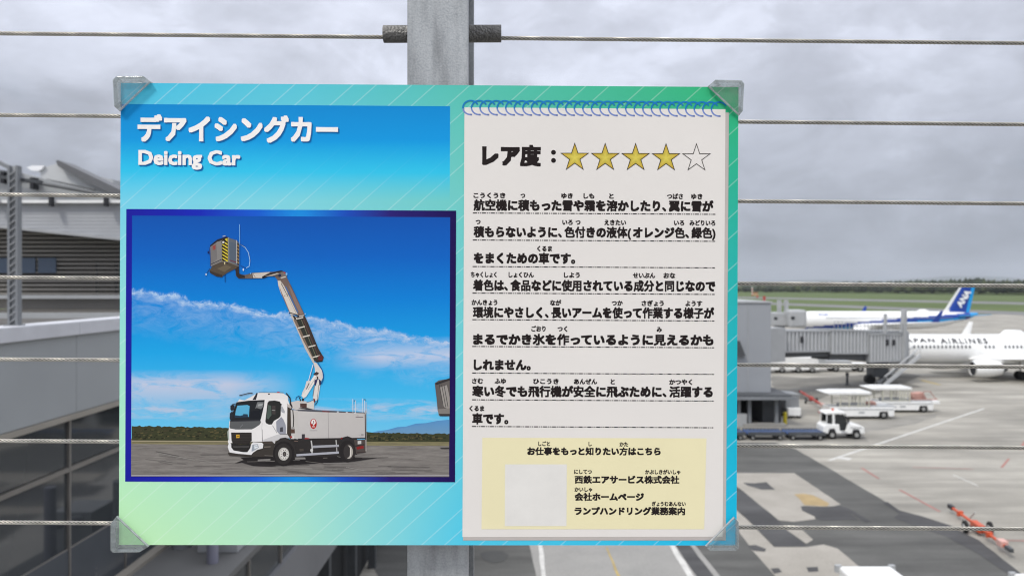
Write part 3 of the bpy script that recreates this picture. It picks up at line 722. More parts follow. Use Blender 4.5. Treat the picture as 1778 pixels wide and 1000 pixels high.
    # main boom, lower dark part with ladder bars
    tp(A, [(520, 535), (620, 560), (715, 545), (760, 640), (905, 1000), V(980, 240) and (980, 1120), (960, 1180), (880, 1190), (840, 1160), (760, 980), (640, 760)], 62, 54, 52)
    tp(A, [(520, 540), (545, 540), (600, 650), (850, 1180), (830, 1200), (720, 1000), (600, 720)], 190, 180, 170)
    tp(A, [(560, 600), (600, 600), (860, 1150), (840, 1160), (700, 900)], 122, 104, 92)
    tp(A, [(592, 590), (660, 590), (860, 1000), (900, 1150), (850, 1160)], 54, 56, 52)
    tl(A, [(668, 600), (880, 1130)], .9, 120, 116, 96); tl(A, [(700, 600), (900, 1100)], 1.6, 88, 66, 60)
    for x, y in ((600, 590), (622, 716), (690, 838), (770, 976), (830, 1120)): tl(A, [(x, y), (x + 92, y - 22)], 1.9, 214, 206, 196)
    tp(A, [(905, 1100), (960, 1090), (970, 1150), (940, 1180), (900, 1150)], 96, 50, 50); tl(A, [(880, 1180), (960, 1170)], 1.6, 38, 32, 34)
    # main boom, upper part
    tp(A, [(300, 0), (460, 0), (560, 200), (716, 545), (620, 540), (500, 330), (380, 130), (345, 60)], 112, 96, 90)
    tp(A, [(340, 60), (380, 58), (430, 130), (620, 530), (520, 535), (500, 480), (380, 220), (350, 130)], 206, 196, 186)
    tp(A, [(352, 120), (380, 180), (500, 470), (516, 500), (490, 470), (400, 260)], 120, 100, 92)
    for k in range(7): te(A, 396 + k * 13, 110 + k * 26, 9, 9, 86, 78, 72)
    tl(A, [(380, 60), (600, 520)], .7, 150, 146, 140); tl(A, [(450, 140), (620, 500)], 1.3, 40, 110, 180)
    tp(A, [(490, 110), (540, 180), (700, 510), (650, 530), (560, 330)], 134, 112, 104)
    tl(A, [(520, 120), (706, 520)], .6, 84, 72, 70)
    te(A, 440, 268, 8, 6, 130, 80, 50); te(A, 480, 250, 6, 6, 30, 30, 36); te(A, 494, 500, 8, 6, 210, 214, 222); te(A, 722, 518, 8, 6, 200, 216, 230)
    tl(A, [(500, 500), (600, 530), (640, 560)], 1.6, 40, 36, 38); tl(A, [(640, 552), (700, 540)], 1.5, 210, 204, 198); tl(A, [(590, 560), (610, 590), (650, 570)], 1.3, 190, 184, 178)
    # top link to the basket
    tp(B, [(560, 700), (600, 770), (690, 780), (790, 750), (980, 740), (1090, 735), (1180, 720), (1250, 740), (1260, 800), (1230, 830), (1100, 800), (1000, 800), (920, 826), (780, 830), (600, 830), (560, 790)], 92, 82, 78)
    tp(B, [(790, 756), (980, 742), (1040, 740), (930, 800), (924, 822), (800, 820)], 198, 188, 180)
    tl(B, [(800, 764), (830, 812)], .8, 90, 80, 76); tl(B, [(764, 752), (768, 770)], 1, 120, 190, 240)
    tp(B, [(924, 800), (1060, 750), (1180, 718), (1220, 722), (1080, 770), (960, 822), (926, 824)], 38, 34, 36)
    tp(B, [(960, 800), (1130, 752), (1170, 760), (1070, 790)], 176, 166, 158)
    tp(B, [(1150, 780), (1200, 740), (1250, 750), (1270, 800), (1260, 830), (1190, 830)], 118, 108, 104); te(B, 1170, 786, 22, 20, 36, 44, 70); te(B, 1264, 766, 12, 18, 120, 180, 230); te(B, 1234, 748, 10, 10, 190, 60, 70)
    tl(B, [(1186, 822), (1250, 804)], 1.6, 204, 196, 190)
    for k in range(6): tl(B, [(700 + k * 16, 776), (698 + k * 16, 824)], .9, 128, 112, 100)
    tp(B, [(540, 650), (600, 640), (606, 760), (680, 790), (690, 820), (600, 828), (570, 800)], 52, 46, 46)
    # basket
    tp(B, [(195, 720), (230, 660), (360, 600), (470, 600), (600, 650), (560, 690), (440, 750), (370, 800), (240, 770)], 84, 74, 64)
    tp(B, [(195, 720), (370, 780), (370, 812), (290, 800), (200, 750)], 62, 54, 50); tp(B, [(300, 690), (420, 640), (500, 670), (400, 740)], 104, 92, 76)
    tp(B, [(205, 370), (300, 300), (440, 255), (450, 590), (350, 590), (215, 660)], 132, 128, 126)
    tp(B, [(205, 400), (290, 330), (300, 560), (216, 640)], 118, 114, 114)
    tp(B, [(200, 372), (300, 290), (430, 248), (450, 256), (446, 280), (300, 320), (205, 392)], 44, 42, 50)
    tp(B, [(450, 262), (570, 300), (600, 330), (606, 640), (470, 610), (456, 590)], 96, 102, 112)
    tp(B, [(466, 320), (564, 340), (566, 600), (470, 580)], 88, 98, 112); tl(B, [(470, 575), (566, 604)], 1.6, 110, 52, 62)
    tl(B, [(570, 300), (572, 620)], 1.0, 190, 186, 186); tl(B, [(460, 262), (464, 600)], .8, 170, 168, 164)
    tp(B, [(366, 300), (446, 268), (450, 596), (368, 590)], 208, 188, 62)
    for k in range(7):
        y = 300 + k * 46
        tp(B, [(372 if k else 400, y - 26 if k else 280), (446, y + 24), (448, y + 46), (370, y + 2)], 34, 32, 34)
    tp(B, [(366, 292), (372, 290), (374, 592), (366, 590)], 70, 64, 60); tp(B, [(444, 262), (456, 262), (458, 598), (450, 598)], 84, 78, 72)
    te(B, 384, 326, 24, 22, 40, 38, 40); te(B, 386, 326, 16, 15, 206, 202, 196)
    tp(B, [(578, 340), (606, 350), (604, 640), (578, 630)], 70, 60, 56)
    for k in range(6): tp(B, [(580, 360 + k * 46), (604, 376 + k * 46), (604, 394 + k * 46), (580, 380 + k * 46)], 150, 124, 84)
    tp(B, [(234, 378), (280, 358), (280, 424), (240, 438)], 140, 84, 80); tl(B, [(246, 386), (272, 410)], 1, 160, 60, 58); tl(B, [(262, 372), (262, 428)], .8, 150, 64, 62)
    tl(B, [(216, 632), (360, 566)], 1.2, 44, 44, 54); tl(B, [(230, 650), (360, 592), (460, 600), (600, 656)], 1.4, 122, 116, 112)
    tl(B, [(612, 80), (614, 360)], .7, 150, 200, 236); tl(B, [(612, 360), (612, 640)], .7, 60, 110, 170)
    tl(B, [(616, 350), (690, 400), (735, 470), (756, 580), (745, 660), (700, 684), (626, 650)], .9, 170, 206, 236)
    tl(B, [(616, 350), (690, 390)], .9, 24, 50, 110); tl(B, [(626, 650), (700, 684)], .9, 30, 60, 120); te(B, 664, 706, 9, 18, 210, 220, 236)
    tl(B, [(410, 770), (412, 880)], .9, 24, 50, 100); tl(B, [(200, 690), (150, 770), (140, 790)], .9, 40, 50, 80); te(B, 148, 772, 9, 14, 210, 216, 228)
    tl(B, [(190, 400), (210, 560), (208, 660)], .7, 60, 60, 80); te(B, 178, 466, 10, 20, 30, 40, 90)
    tp(B, [(398, 600), (412, 600), (412, 636), (400, 636)], 210, 196, 150); tl(B, [(380, 245), (414, 238)], 1.2, 200, 196, 190)
    # cab
    tp(T, [(165, 310), (250, 60), (470, 22), (590, 0), (900, -4), (960, 20), (985, 90), (1000, 130), (955, 110), (950, 505), (860, 505), (800, 560), (780, 640), (600, 610), (470, 610), (130, 630), (150, 330)], 226, 222, 222)
    tp(T, [(360, 36), (480, -30), (560, -70), (740, -75), (900, -60), (960, -20), (970, 20), (640, 20), (500, 30), (260, 62), (290, 20)], 222, 217, 217)
    tp(T, [(950, 80), (1000, 110), (1024, 130), (1000, 150), (950, 120)], 180, 172, 168)
    tp(T, [(600, 590), (780, 640), (790, 600), (900, 560), (990, 560), (950, 500), (830, 505)], 196, 193, 195)
    tl(T, [(605, 440), (608, 600)], .9, 70, 66, 70); tl(T, [(606, 350), (600, 440)], .5, 170, 166, 168)
    # roof gear
    tl(T, [(290, -30), (420, -62), (470, -64)], 1.5, 60, 60, 66); tp(T, [(470, 30), (500, -20), (530, -70), (545, -60), (520, 30)], 52, 52, 58)
    te(T, 830, -74, 22, 9, 190, 50, 54); tl(T, [(560, -72), (900, -70)], .9, 90, 88, 92); te(T, 700, -50, 14, 9, 50, 50, 56)
    tl(T, [(940, -60), (990, 0), (1000, 80), (1020, 130)], 2.2, 44, 44, 50)
    # windscreen
    tp(T, [(250, 62), (420, 40), (640, 30), (632, 110), (590, 290), (580, 312), (400, 320), (160, 322), (200, 200)], 40, 42, 46)
    tp(T, [(262, 110), (400, 100), (432, 115), (420, 265), (225, 275), (240, 180)], 92, 170, 206)
    tp(T, [(225, 240), (300, 250), (340, 240), (345, 225), (405, 228), (410, 268), (225, 278)], 44, 62, 80)
    tp(T, [(540, 60), (626, 60), (620, 120), (590, 160), (530, 140), (510, 150)], 116, 118, 120); tp(T, [(550, 90), (620, 84), (600, 110), (545, 118)], 160, 162, 162)
    tp(T, [(440, 190), (580, 170), (570, 290), (440, 290)], 34, 36, 42)
    tp(T, [(160, 322), (580, 310), (590, 340), (570, 375), (500, 420), (460, 438), (240, 440), (160, 425), (152, 400)], 92, 93, 95)
    tp(T, [(160, 318), (582, 306), (582, 322), (160, 332)], 54, 54, 60); tl(T, [(300, 410), (336, 372)], .7, 130, 132, 136)
    # mirrors
    tp(T, [(165, 110), (195, 95), (222, 105), (215, 170), (180, 180), (165, 165)], 44, 46, 54); tp(T, [(158, 215), (185, 190), (200, 200), (190, 290), (165, 310), (154, 290)], 44, 48, 56)
    tl(T, [(190, 95), (240, 82)], 1.2, 40, 42, 50)
    # door window
    tp(T, [(680, 70), (700, 45), (780, 38), (850, 52), (868, 90), (862, 250), (840, 280), (770, 320), (740, 370), (700, 372), (655, 350), (650, 320)], 46, 46, 46)
    tp(T, [(690, 100), (730, 110), (735, 240), (690, 300), (665, 280)], 78, 90, 84); tp(T, [(740, 110), (790, 110), (790, 230), (745, 230)], 68, 62, 62); tl(T, [(742, 172), (786, 176)], 1, 150, 150, 148)
    tp(T, [(850, 80), (882, 90), (880, 104), (850, 100)], 30, 30, 34)
    tp(T, [(872, 108), (890, 130), (922, 190), (915, 216), (876, 200), (862, 170)], 164, 164, 170)
    tp(T, [(870, 265), (900, 300), (930, 370), (938, 420), (935, 500), (860, 505), (840, 500), (804, 460), (800, 330)], 146, 147, 158)
    tp(T, [(856, 412), (892, 406), (896, 470), (850, 474)], 72, 72, 80); tl(T, [(750, 385), (812, 490)], .8, 120, 120, 124); tl(T, [(850, 505), (950, 505)], .9, 90, 90, 96)
    # grille, bumper, lamps
    tp(T, [(175, 482), (460, 482), (462, 600), (440, 610), (430, 640), (200, 640), (180, 590)], 50, 46, 45)
    for k in range(5): tl(T, [(190, 506 + k * 20), (455, 504 + k * 20)], .4, 70, 66, 64)
    tp(T, [(244, 512), (292, 510), (292, 556), (246, 558)], 206, 160, 54); tl(T, [(256, 534), (284, 532)], 1.6, 130, 92, 40)
    tp(T, [(128, 680), (150, 610), (175, 640), (200, 720), (340, 755), (400, 755), (440, 700), (456, 640), (480, 615), (600, 622), (622, 640), (615, 700), (540, 720), (480, 760), (455, 792), (330, 780), (160, 770), (140, 720)], 222, 220, 222)
    tp(T, [(175, 630), (300, 650), (445, 640), (440, 690), (400, 745), (330, 752), (210, 730), (178, 690)], 44, 42, 42); tp(T, [(200, 670), (430, 668), (420, 690), (210, 692)], 70, 68, 68)
    tp(T, [(470, 650), (545, 642), (560, 690), (480, 740), (458, 745)], 150, 156, 166); tp(T, [(490, 660), (540, 652), (545, 690), (500, 712)], 216, 220, 226); tl(T, [(484, 680), (540, 672)], .6, 96, 100, 110)
    tp(T, [(140, 755), (330, 785), (455, 796), (480, 765), (540, 725), (615, 705), (625, 650), (610, 615), (745, 605), (780, 640), (775, 810), (480, 824), (150, 800), (130, 770)], 62, 57, 54)
    tl(T, [(636, 682), (720, 678)], 1.2, 130, 120, 112); tl(T, [(640, 800), (770, 806)], .9, 110, 104, 100); tp(T, [(600, 605), (745, 602), (760, 640), (625, 640)], 74, 66, 62)
    tp(T, [(122, 470), (140, 440), (150, 600), (130, 570)], 160, 168, 160)
    tp(T, [(545, 855), (720, 845), (720, 870), (545, 880)], 128, 124, 122)
    # front wheel
    tp(T, [(780, 640), (800, 610), (860, 560), (930, 550), (1000, 580), (1060, 660), (1080, 780), (1060, 850), (790, 820)], 52, 49, 49)
    te(T, 905, 775, 150, 172, 40, 37, 38); te(T, 900, 780, 120, 146, 50, 47, 47)
    te(T, 905, 780, 76, 90, 176, 172, 168); te(T, 912, 780, 58, 72, 208, 204, 200)
    for k in range(10): te(T, 914 + 44 * math.cos(k * .628), 780 + 56 * math.sin(k * .628), 6, 7, 70, 66, 64, n=8)
    te(T, 916, 780, 26, 36, 60, 56, 56); te(T, 916, 780, 14, 20, 96, 90, 88)
    d.done('printed_truck', PF, 'white deicing truck printed in the picture')
truck()
# ---- note page on the right
def page():
    n = MB()
    n.poly([LP(x, y, .0003) for x, y in ((808, 190), (1265.5, 196), (1260, 937.5), (804, 937.5))], ink(184, 177, 174))
    n.build('page_edge', INK, sign, fixn=False)
    b = MB(); p = mat('note_paper', ink(223, 218, 215), .55, 0, .016, 7, spec=.1)
    b.add([LP(806.5, 187, .0004), LP(803, 931.5, .0004), LP(1254.5, 931.0, .0004), LP(1259.5, 190.2, .0004)], [(0, 1, 2, 3)])
    return b.build('note_page', p, sign, fixn=False)
PAGE = page()
def rings():
    b = MB()
    for k in range(30):
        cx = 817.2 + 14.87 * k; cy = 187.4 + .0062 * 14.87 * k; pts = []
        for i in range(27):
            t = R(88 + i * 245 / 26); pts.append((cx + 13.4 * math.cos(t), cy + 12.2 * math.sin(t)))
        h = .0005 + (k % 2) * .00001
        for i, ((x0, y0), (x1, y1)) in enumerate(zip(pts, pts[1:])):
            d = math.hypot(x1 - x0, y1 - y0); nx, ny = -(y1 - y0) / d * 1.35, (x1 - x0) / d * 1.35
            c = ink(118, 138, 196) if (y0 + y1) / 2 > cy + 1.5 else ink(34, 122, 190)
            b.poly([LP(x0 + nx, y0 + ny, h), LP(x1 + nx, y1 + ny, h), LP(x1 - nx, y1 - ny, h), LP(x0 - nx, y0 - ny, h)], c)
        b.poly([LP(cx - 1, cy + 10.6, h + 5e-6), LP(cx + 2.6, cy + 10.8, h + 5e-6), LP(cx + 2.6, cy + 13.8, h + 5e-6), LP(cx - 1, cy + 13.6, h + 5e-6)], ink(110, 122, 170))
    b.build('printed_spiral_binding', INK, sign, fixn=False)
rings()
def stars():
    for k in range(5):
        b = MB(); cx = 997.9 + 52.8 * k; cy = 274.2 + .25 * k; H = .0006
        def st(r, ri, h): return [LP(cx + (r if i % 2 == 0 else ri) * math.sin(i * math.pi / 5), cy - (r if i % 2 == 0 else ri) * math.cos(i * math.pi / 5), h) for i in range(10)]
        o, i_ = st(26.6, 10.3, H), st(23.2, 8.8, H)
        for j in range(10): b.poly([o[j], o[(j + 1) % 10], i_[(j + 1) % 10], i_[j]], ink(46, 42, 38))
        if k < 4:
            q = st(23.9, 9.0, H - .0001); c0 = LP(cx, cy, H - .0001)
            for j in range(10):
                ce = ink(196, 158, 66); ci = ink(184, 168, 70); a, d = (ce, ci) if j % 2 == 0 else (ci, ce)
                b.add([c0, q[j], q[(j + 1) % 10]], [(0, 1, 2)], [ink(216, 202, 92), a, d])
        b.build('star', INK, PAGE, fixn=False, label='outlined empty star' if k == 4 else None)
stars()
def body_text():
    H = .0005
    def obj(fn, name, label=None):
        b = MB(); fn(b); return b.build(name, INK, PAGE, fixn=False, label=label)
    def rare(b):
        text(b, 'レア度', 837, 940, 271.4, 36, H, BK, .060, .048)
        for yy in (265, 279): flat = [LP(961 + 4.3 * math.cos(t * .5236), yy + 4.3 * math.sin(t * .5236), H) for t in range(12)]; b.poly(flat, BK)
    obj(rare, 'rarity_lettering')
    lines = [('航空機に積もった雪や霜を溶かしたり、翼に雪が', 822, 1238.7, 357.8), ('積もらないように、色付きの液体(オレンジ色、緑色)', 822, 1242.5, 404),
             ('をまくための車です。', 822.5, 999, 448.9), ('着色は、食品などに使用されている成分と同じなので', 821, 1242, 496.5),
             ('環境にやさしく、長いアームを使って作業する様子が', 820.8, 1240, 543.3), ('まるでかき氷を作っているように見えるかも', 821.5, 1238.8, 590),
             ('しれません。', 822.5, 921.8, 633.6), ('寒い冬でも飛行機が安全に飛ぶために、活躍する', 819.5, 1237.5, 680), ('車です。', 819.5, 883, 727)]
    ruby = {0: (340.8, 320, [('こうくうき', 48, 270), ('つ', 375, 408), ('ゆき', 658, 738), ('しも', 812, 888), ('と', 990, 1022), ('つばさ', 1392, 1503), ('ゆき', 1560, 1638)]),
            1: (386.6, 320, [('つ', 64, 98), ('いろ', 665, 738), ('つ', 757, 792), ('えきたい', 957, 1108), ('いろ', 1440, 1512), ('みどりいろ', 1548, 1728)]),
            2: (432.5, 0, [('くるま', 490, 594)]), 3: (478, 0, [('ちゃくしょく', 30, 210), ('しょくひん', 292, 468), ('しよう', 676, 787), ('せいぶん', 1155, 1310), ('おな', 1367, 1450)]),
            4: (526.2, 0, [('かんきょう', 35, 215), ('なが', 580, 658), ('つか', 1008, 1085), ('さぎょう', 1215, 1370), ('ようす', 1520, 1637)]),
            5: (571.4, 0, [('ごおり', 450, 550), ('つく', 632, 700), ('み', 1320, 1357)]),
            7: (662.4, 0, [('さむ', 38, 115), ('ふゆ', 195, 275), ('ひこうき', 462, 640), ('あんぜん', 745, 907), ('と', 1000, 1030), ('かつやく', 1407, 1567)]), 8: (710, 0, [('くるま', 20, 123)])}
    rules = [371.2, 418, 464, 510, 556, 602.4, 648.5, 694.8, 741]
    for i, (s, x0, x1, y) in enumerate(lines):
        def fn(b):
            text(b, s, x0, x1, y, 19, H, BK, .055, .042)
            if i in ruby:
                ry, _, items = ruby[i]
                for r, a, e in items:
                    xa, xe = 810 + a / 4, 810 + e / 4; xm = (xa + xe) / 2
                    text(b, r, xa, xe, ry + (xm - 1030) * .0052, 9.9, H, BK, .047, .044)
        obj(fn, 'text_line')
        def rule(b):
            y0 = rules[i]; x = 821 - .2 * i; xe = 1242 - .45 * i
            while x < xe:
                for a, w in ((0, 7.4), (9.0, 1.7), (12.2, 1.7)):
                    p, q = x + a, min(x + a + w, xe)
                    if q > p:
                        yy = y0 + ((p + q) / 2 - 1030) * .0055
                        b.poly([LP(p, yy - .9, H), LP(q, yy - .9, H), LP(q, yy + .9, H), LP(p, yy + .9, H)], BK)
                x += 15.4
        obj(rule, 'ruled_line')
body_text()
def info_box():
    b = MB(); b.add([LP(837.5, 759.5, .0005), LP(836, 918, .0005), LP(1222.5, 918, .0005), LP(1226.5, 760.5, .0005)], [(0, 1, 2, 3)])
    o = b.build('info_box', mat('info_box_print', ink(230, 221, 183), .55, 0, .02, 8, spec=.1), PAGE, fixn=False)
    b = MB(); b.add([LP(877, 805.5, .0006), LP(876.5, 912.5, .0006), LP(983.5, 912.5, .0006), LP(984, 805.5, .0006)], [(0, 1, 2, 3)], ink(222, 219, 216))
    b.build('blank_square', INK, o and PAGE, fixn=False)
    b = MB(); H = .0006; K = .053; J = .041
    text(b, 'お仕事をもっと知りたい方はこちら', 915.5, 1147, 783.2, 13.6, H, BK, K, J)
    text(b, '西鉄エアサービス株式会社', 997.5, 1179.5, 832.4, 13.6, H, BK, K, J)
    text(b, '会社ホームページ', 997.5, 1118, 862.2, 13.6, H, BK, K, J)
    text(b, 'ランプハンドリング業務案内', 997.5, 1189.5, 886.8, 13.6, H, BK, K, J)
    for r, a, e, y in (('しごと', 498, 580, 770), ('し', 847, 870, 770.4), ('かた', 1062, 1122, 771), ('にしてつ', 747, 870, 818.5), ('かぶしきがいしゃ', 1240, 1485, 819), ('かいしゃ', 750, 873, 849.2), ('ぎょうむあんない', 1287, 1522, 874.2)):
        text(b, r, 810 + a / 4, 810 + e / 4, y, 8.2, H, BK, .040, .04)
    b.build('info_lettering', INK, PAGE, fixn=False)
info_box()
COL.objects.unlink(FONT_O); bpy.data.objects.remove(FONT_O); bpy.data.curves.remove(FONT_D)

# ---- clear plastic corner guards
def mat_plastic(name, col, alpha, rough):
    m = bpy.data.materials.new(name); m.use_nodes = True; t = m.node_tree; t.nodes.clear()
    tr = N(t, 'ShaderNodeBsdfTransparent'); tr.inputs[0].default_value = (.93, .95, .95, 1)
    pr = N(t, 'ShaderNodeBsdfPrincipled'); pr.inputs['Base Color'].default_value = (*col, 1); pr.inputs['Roughness'].default_value = rough; pr.inputs['Specular IOR Level'].default_value = .8
    tc = N(t, 'ShaderNodeTexCoord'); n = N(t, 'ShaderNodeTexNoise'); n.inputs['Scale'].default_value = 120; n.inputs['Detail'].default_value = 5; t.links.new(tc.outputs['Object'], n.inputs[0])
    f = ramp(t, n.outputs[0], [(.3, alpha * .65), (.7, min(1, alpha * 1.5))])
    bp = N(t, 'ShaderNodeBump'); bp.inputs['Strength'].default_value = .5; bp.inputs['Distance'].default_value = .001; t.links.new(n.outputs[0], bp.inputs['Height']); t.links.new(bp.outputs[0], pr.inputs['Normal'])
    lw = N(t, 'ShaderNodeLayerWeight'); lw.inputs[0].default_value = .25
    ff = M_(t, 'ADD', f, M_(t, 'MULTIPLY', lw.outputs['Fresnel'], .4), True)
    mx = N(t, 'ShaderNodeMixShader'); t.links.new(ff, mx.inputs[0]); t.links.new(tr.outputs[0], mx.inputs[1]); t.links.new(pr.outputs[0], mx.inputs[2])
    o = N(t, 'ShaderNodeOutputMaterial'); t.links.new(mx.outputs[0], o.inputs[0]); return m
PLATE = mat_plastic('clear_plastic', (.62, .64, .62), .07, .10)
EDGE = mat_plastic('clear_plastic_edge', (.50, .51, .51), .33, .10)
LIP = mat_plastic('clear_plastic_lip', (.50, .52, .52), .50, .08)
def guard(out, inner, hyp):
    # out: outer polygon; inner: corner of the board; hyp: the two ends of the slanted edge
    b = MB(); b.prism([LP(x, y, .0052) for x, y in out], (0, 0, .0011)); b.v = b.v
    g_ = b.build('corner_guard', PLATE, sign, bevel=.0004)
    e = MB(); n = len(out); cx, cy = inner
    # rim that wraps the two board edges
    h0, h1 = hyp; k0 = out.index(h0); ring = out[k0:] + out[:k0]
    pts = ring[:ring.index(h1) + 1]
    for (x0, y0), (x1, y1) in zip(pts, pts[1:]):
        def inw(x, y):
            mx_, my_ = cx + (h0[0] + h1[0] - 2 * cx) * .02, cy + (h0[1] + h1[1] - 2 * cy) * .02
            ux = x + max(-9.5, min(9.5, mx_ - x)); uy = y + max(-8.5, min(8.5, my_ - y)); return ux, uy
        a, c = inw(x0, y0), inw(x1, y1)
        q = [(x0, y0), (x1, y1), c, a]
        e.prism([LP(x, y, -.0058) for x, y in q], (0, 0, .0108))
    ro = e.build('guard_rim', EDGE, g_, bevel=.0006)
    l = MB(); p, q = Vector(LP(*h0, .0048)), Vector(LP(*h1, .0048)); l.tube(p, q, .0013, 8); l.build('guard_lip', LIP, g_, smooth=True)
guard([(264, 143.5), (252, 134.5), (205, 135), (199.5, 141), (202, 187), (210.5, 194.5)], (211, 144.5), ((264, 143.5), (210.5, 194.5)))
guard([(1281.5, 202), (1287.5, 195), (1290, 148), (1285.5, 142), (1240, 141), (1228, 151.5)], (1283, 152), ((1281.5, 202), (1228, 151.5)))
guard([(206, 894), (195.5, 907), (195.5, 952), (200, 956), (246, 955.3), (261, 946)], (205.3, 946), ((206, 894), (261, 946)))
guard([(1223.5, 945.5), (1230, 953), (1275, 952.5), (1280.5, 948), (1280.5, 904), (1273, 895.5)], (1277.5, 945.6), ((1223.5, 945.5), (1273, 895.5)))

# ------------------------------------------------------------------ terminal wing on the left
WALLM = mat('grey_wall_panel', (.31, .325, .33), .55, 0, .05, .8)
CAPM = mat('pale_coping', (.54, .545, .57), .5, 0, .08, 1.2)
TRIMM = mat('tan_trim', (.30, .275, .235), .5, .1, .08, 2)
MULM = mat('mullion_bronze', (.22, .205, .185), .45, .3, .1, 3)
SPAN = mat('spandrel_panel', (.085, .092, .10), .2, 0, .06, 1)
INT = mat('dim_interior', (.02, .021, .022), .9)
CURT = mat('curtain_glass', (.045, .05, .053), .05, 0, 0, .25, spec=1.0)
def terminal_wing():
    t = thing('terminal_wing', 'grey terminal wing with dark glazing below a pale coping, left of the sign', 'building', (-8, 12, 0))
    def bl(b): b.v = [(x + 8, y - 12, z) for x, y, z in b.v]; return b
    y0, y1 = 2.0, 46.0; Z = lambda r: CAMZ + r
    yy = y0; k = 0
    while yy < y1 - .1:                       # wall panels and coping stones, butt jointed
        ye = min(yy + 3.12, y1)
        bl(MB().box(-8.30, -8.0, yy + .006, ye - .006, Z(-2.33), Z(-.92))).build('wall_panel', WALLM, t)
        bl(MB().box(-8.42, -7.93, yy + .004, ye - .004, Z(-.91), Z(-.665))).build('coping', CAPM, t, bevel=.012)
        yy = ye
    bl(MB().box(-8.2, -7.97, y0, y1, Z(-2.44), Z(-2.34))).build('soffit_trim', TRIMM, t)
    bl(MB().box(-20, -8.5, y0, y1, Z(-1.3), Z(-.95))).build('roof_slab', mat('dark_roofing', (.085, .08, .072), .8, 0, .2, .6), t)
    # glazing: panes between mullions
    ms = 2.07; yy = 12.32 - 5 * ms; rows = ((-2.44, -3.30), (-3.42, -4.80))
    while yy < y1:
        for a, c in rows:
            bl(MB().box(-8.14, -8.11, yy + .03, yy + ms - .03, Z(c), Z(a))).build('pane', CURT, t)
        bl(MB().box(-8.14, -8.08, yy + .02, yy + ms - .02, Z(-5.9), Z(-4.82))).build('spandrel', SPAN, t)
        bl(MB().box(-8.16, -8.06, yy - .026, yy + .026, Z(-5.9), Z(-2.44))).build('mullion', MULM, t)
        yy += ms
    bl(MB().box(-8.16, -8.065, y0, y1, Z(-3.40), Z(-3.32))).build('transom', MULM, t)
    bl(MB().box(-8.16, -8.085, y0, y1, Z(-4.83), Z(-4.80))).build('transom', MULM, t)
    bl(MB().box(-14, -8.4, y0, y1, 0, Z(-2.35))).build('interior', INT, t)
    # lower annex
    bl(MB().box(-8.4, -5.78, y0, y1, Z(-6.05), Z(-5.9))).build('annex_roof', mat('annex_roofing', (.125, .125, .122), .7, 0, .12, .8), t, bevel=.01)
    bl(MB().box(-7.95, -7.75, y0, y1, Z(-5.9), Z(-5.82))).build('roof_curb', TRIMM, t)
    yy = 3.0
    while yy < y1:
        bl(MB().box(-5.86, -5.83, yy + .03, yy + 2.37, Z(-6.96), Z(-6.06))).build('pane', CURT, t)
        bl(MB().box(-5.88, -5.78, yy - .03, yy + .03, Z(-6.96), Z(-6.06))).build('mullion', MULM, t); yy += 2.4
    bl(MB().box(-5.95, -5.72, y0, y1, Z(-8.5), Z(-6.97))).build('fascia_band', mat('fascia_grey', (.17, .172, .178), .5, 0, .06, .5), t)
    bl(MB().box(-8.4, -6.3, y0, y1, 0, Z(-6.06))).build('interior', INT, t)
    yy = 4.0
    while yy < y1:
        bl(MB().box(-6.1, -5.8, yy, yy + .3, 0, Z(-8.5))).build('column', DGREY, t); yy += 4.2
    return t
terminal_wing()
def rooftop_unit():
    t = thing('rooftop_ventilator', 'pale box ventilator with pipe on the low annex roof', 'ventilator', (-6.4, 16.9, CAMZ - 5.9))
    MB().box(-.55, .35, .5, 1.5, 0, .9).build('housing', LGREY, t, bevel=.02)
    m = MB(); m.tube((.02, -.1, 0), (.02, -.1, 1.6), .12, 14); m.build('pipe', mat('lilac_grey_pipe', (.25, .25, .31), .45, .2), t, smooth=True)
    m = MB(); m.tube((.02, -.1, .75), (-.3, .5, .75), .09, 12); m.build('elbow', MGREY, t, smooth=True)
    m = MB(); m.tube((-1.05, .9, 0), (-1.05, .9, 1.5), .22, 16); m.build('flue', MGREY, t, smooth=True)
rooftop_unit()
def clip_below(pts, fn):        # keep the part of a pixel polygon above the line y = fn(x)
    out = []
    for i in range(len(pts)):
        a, b_ = pts[i], pts[(i + 1) % len(pts)]; da, db = fn(a[0]) - a[1], fn(b_[0]) - b_[1]
        if da >= 0: out.append(a)
        if da * db < 0:
            k = da / (da - db); out.append((a[0] + (b_[0] - a[0]) * k, a[1] + (b_[1] - a[1]) * k))
    return out
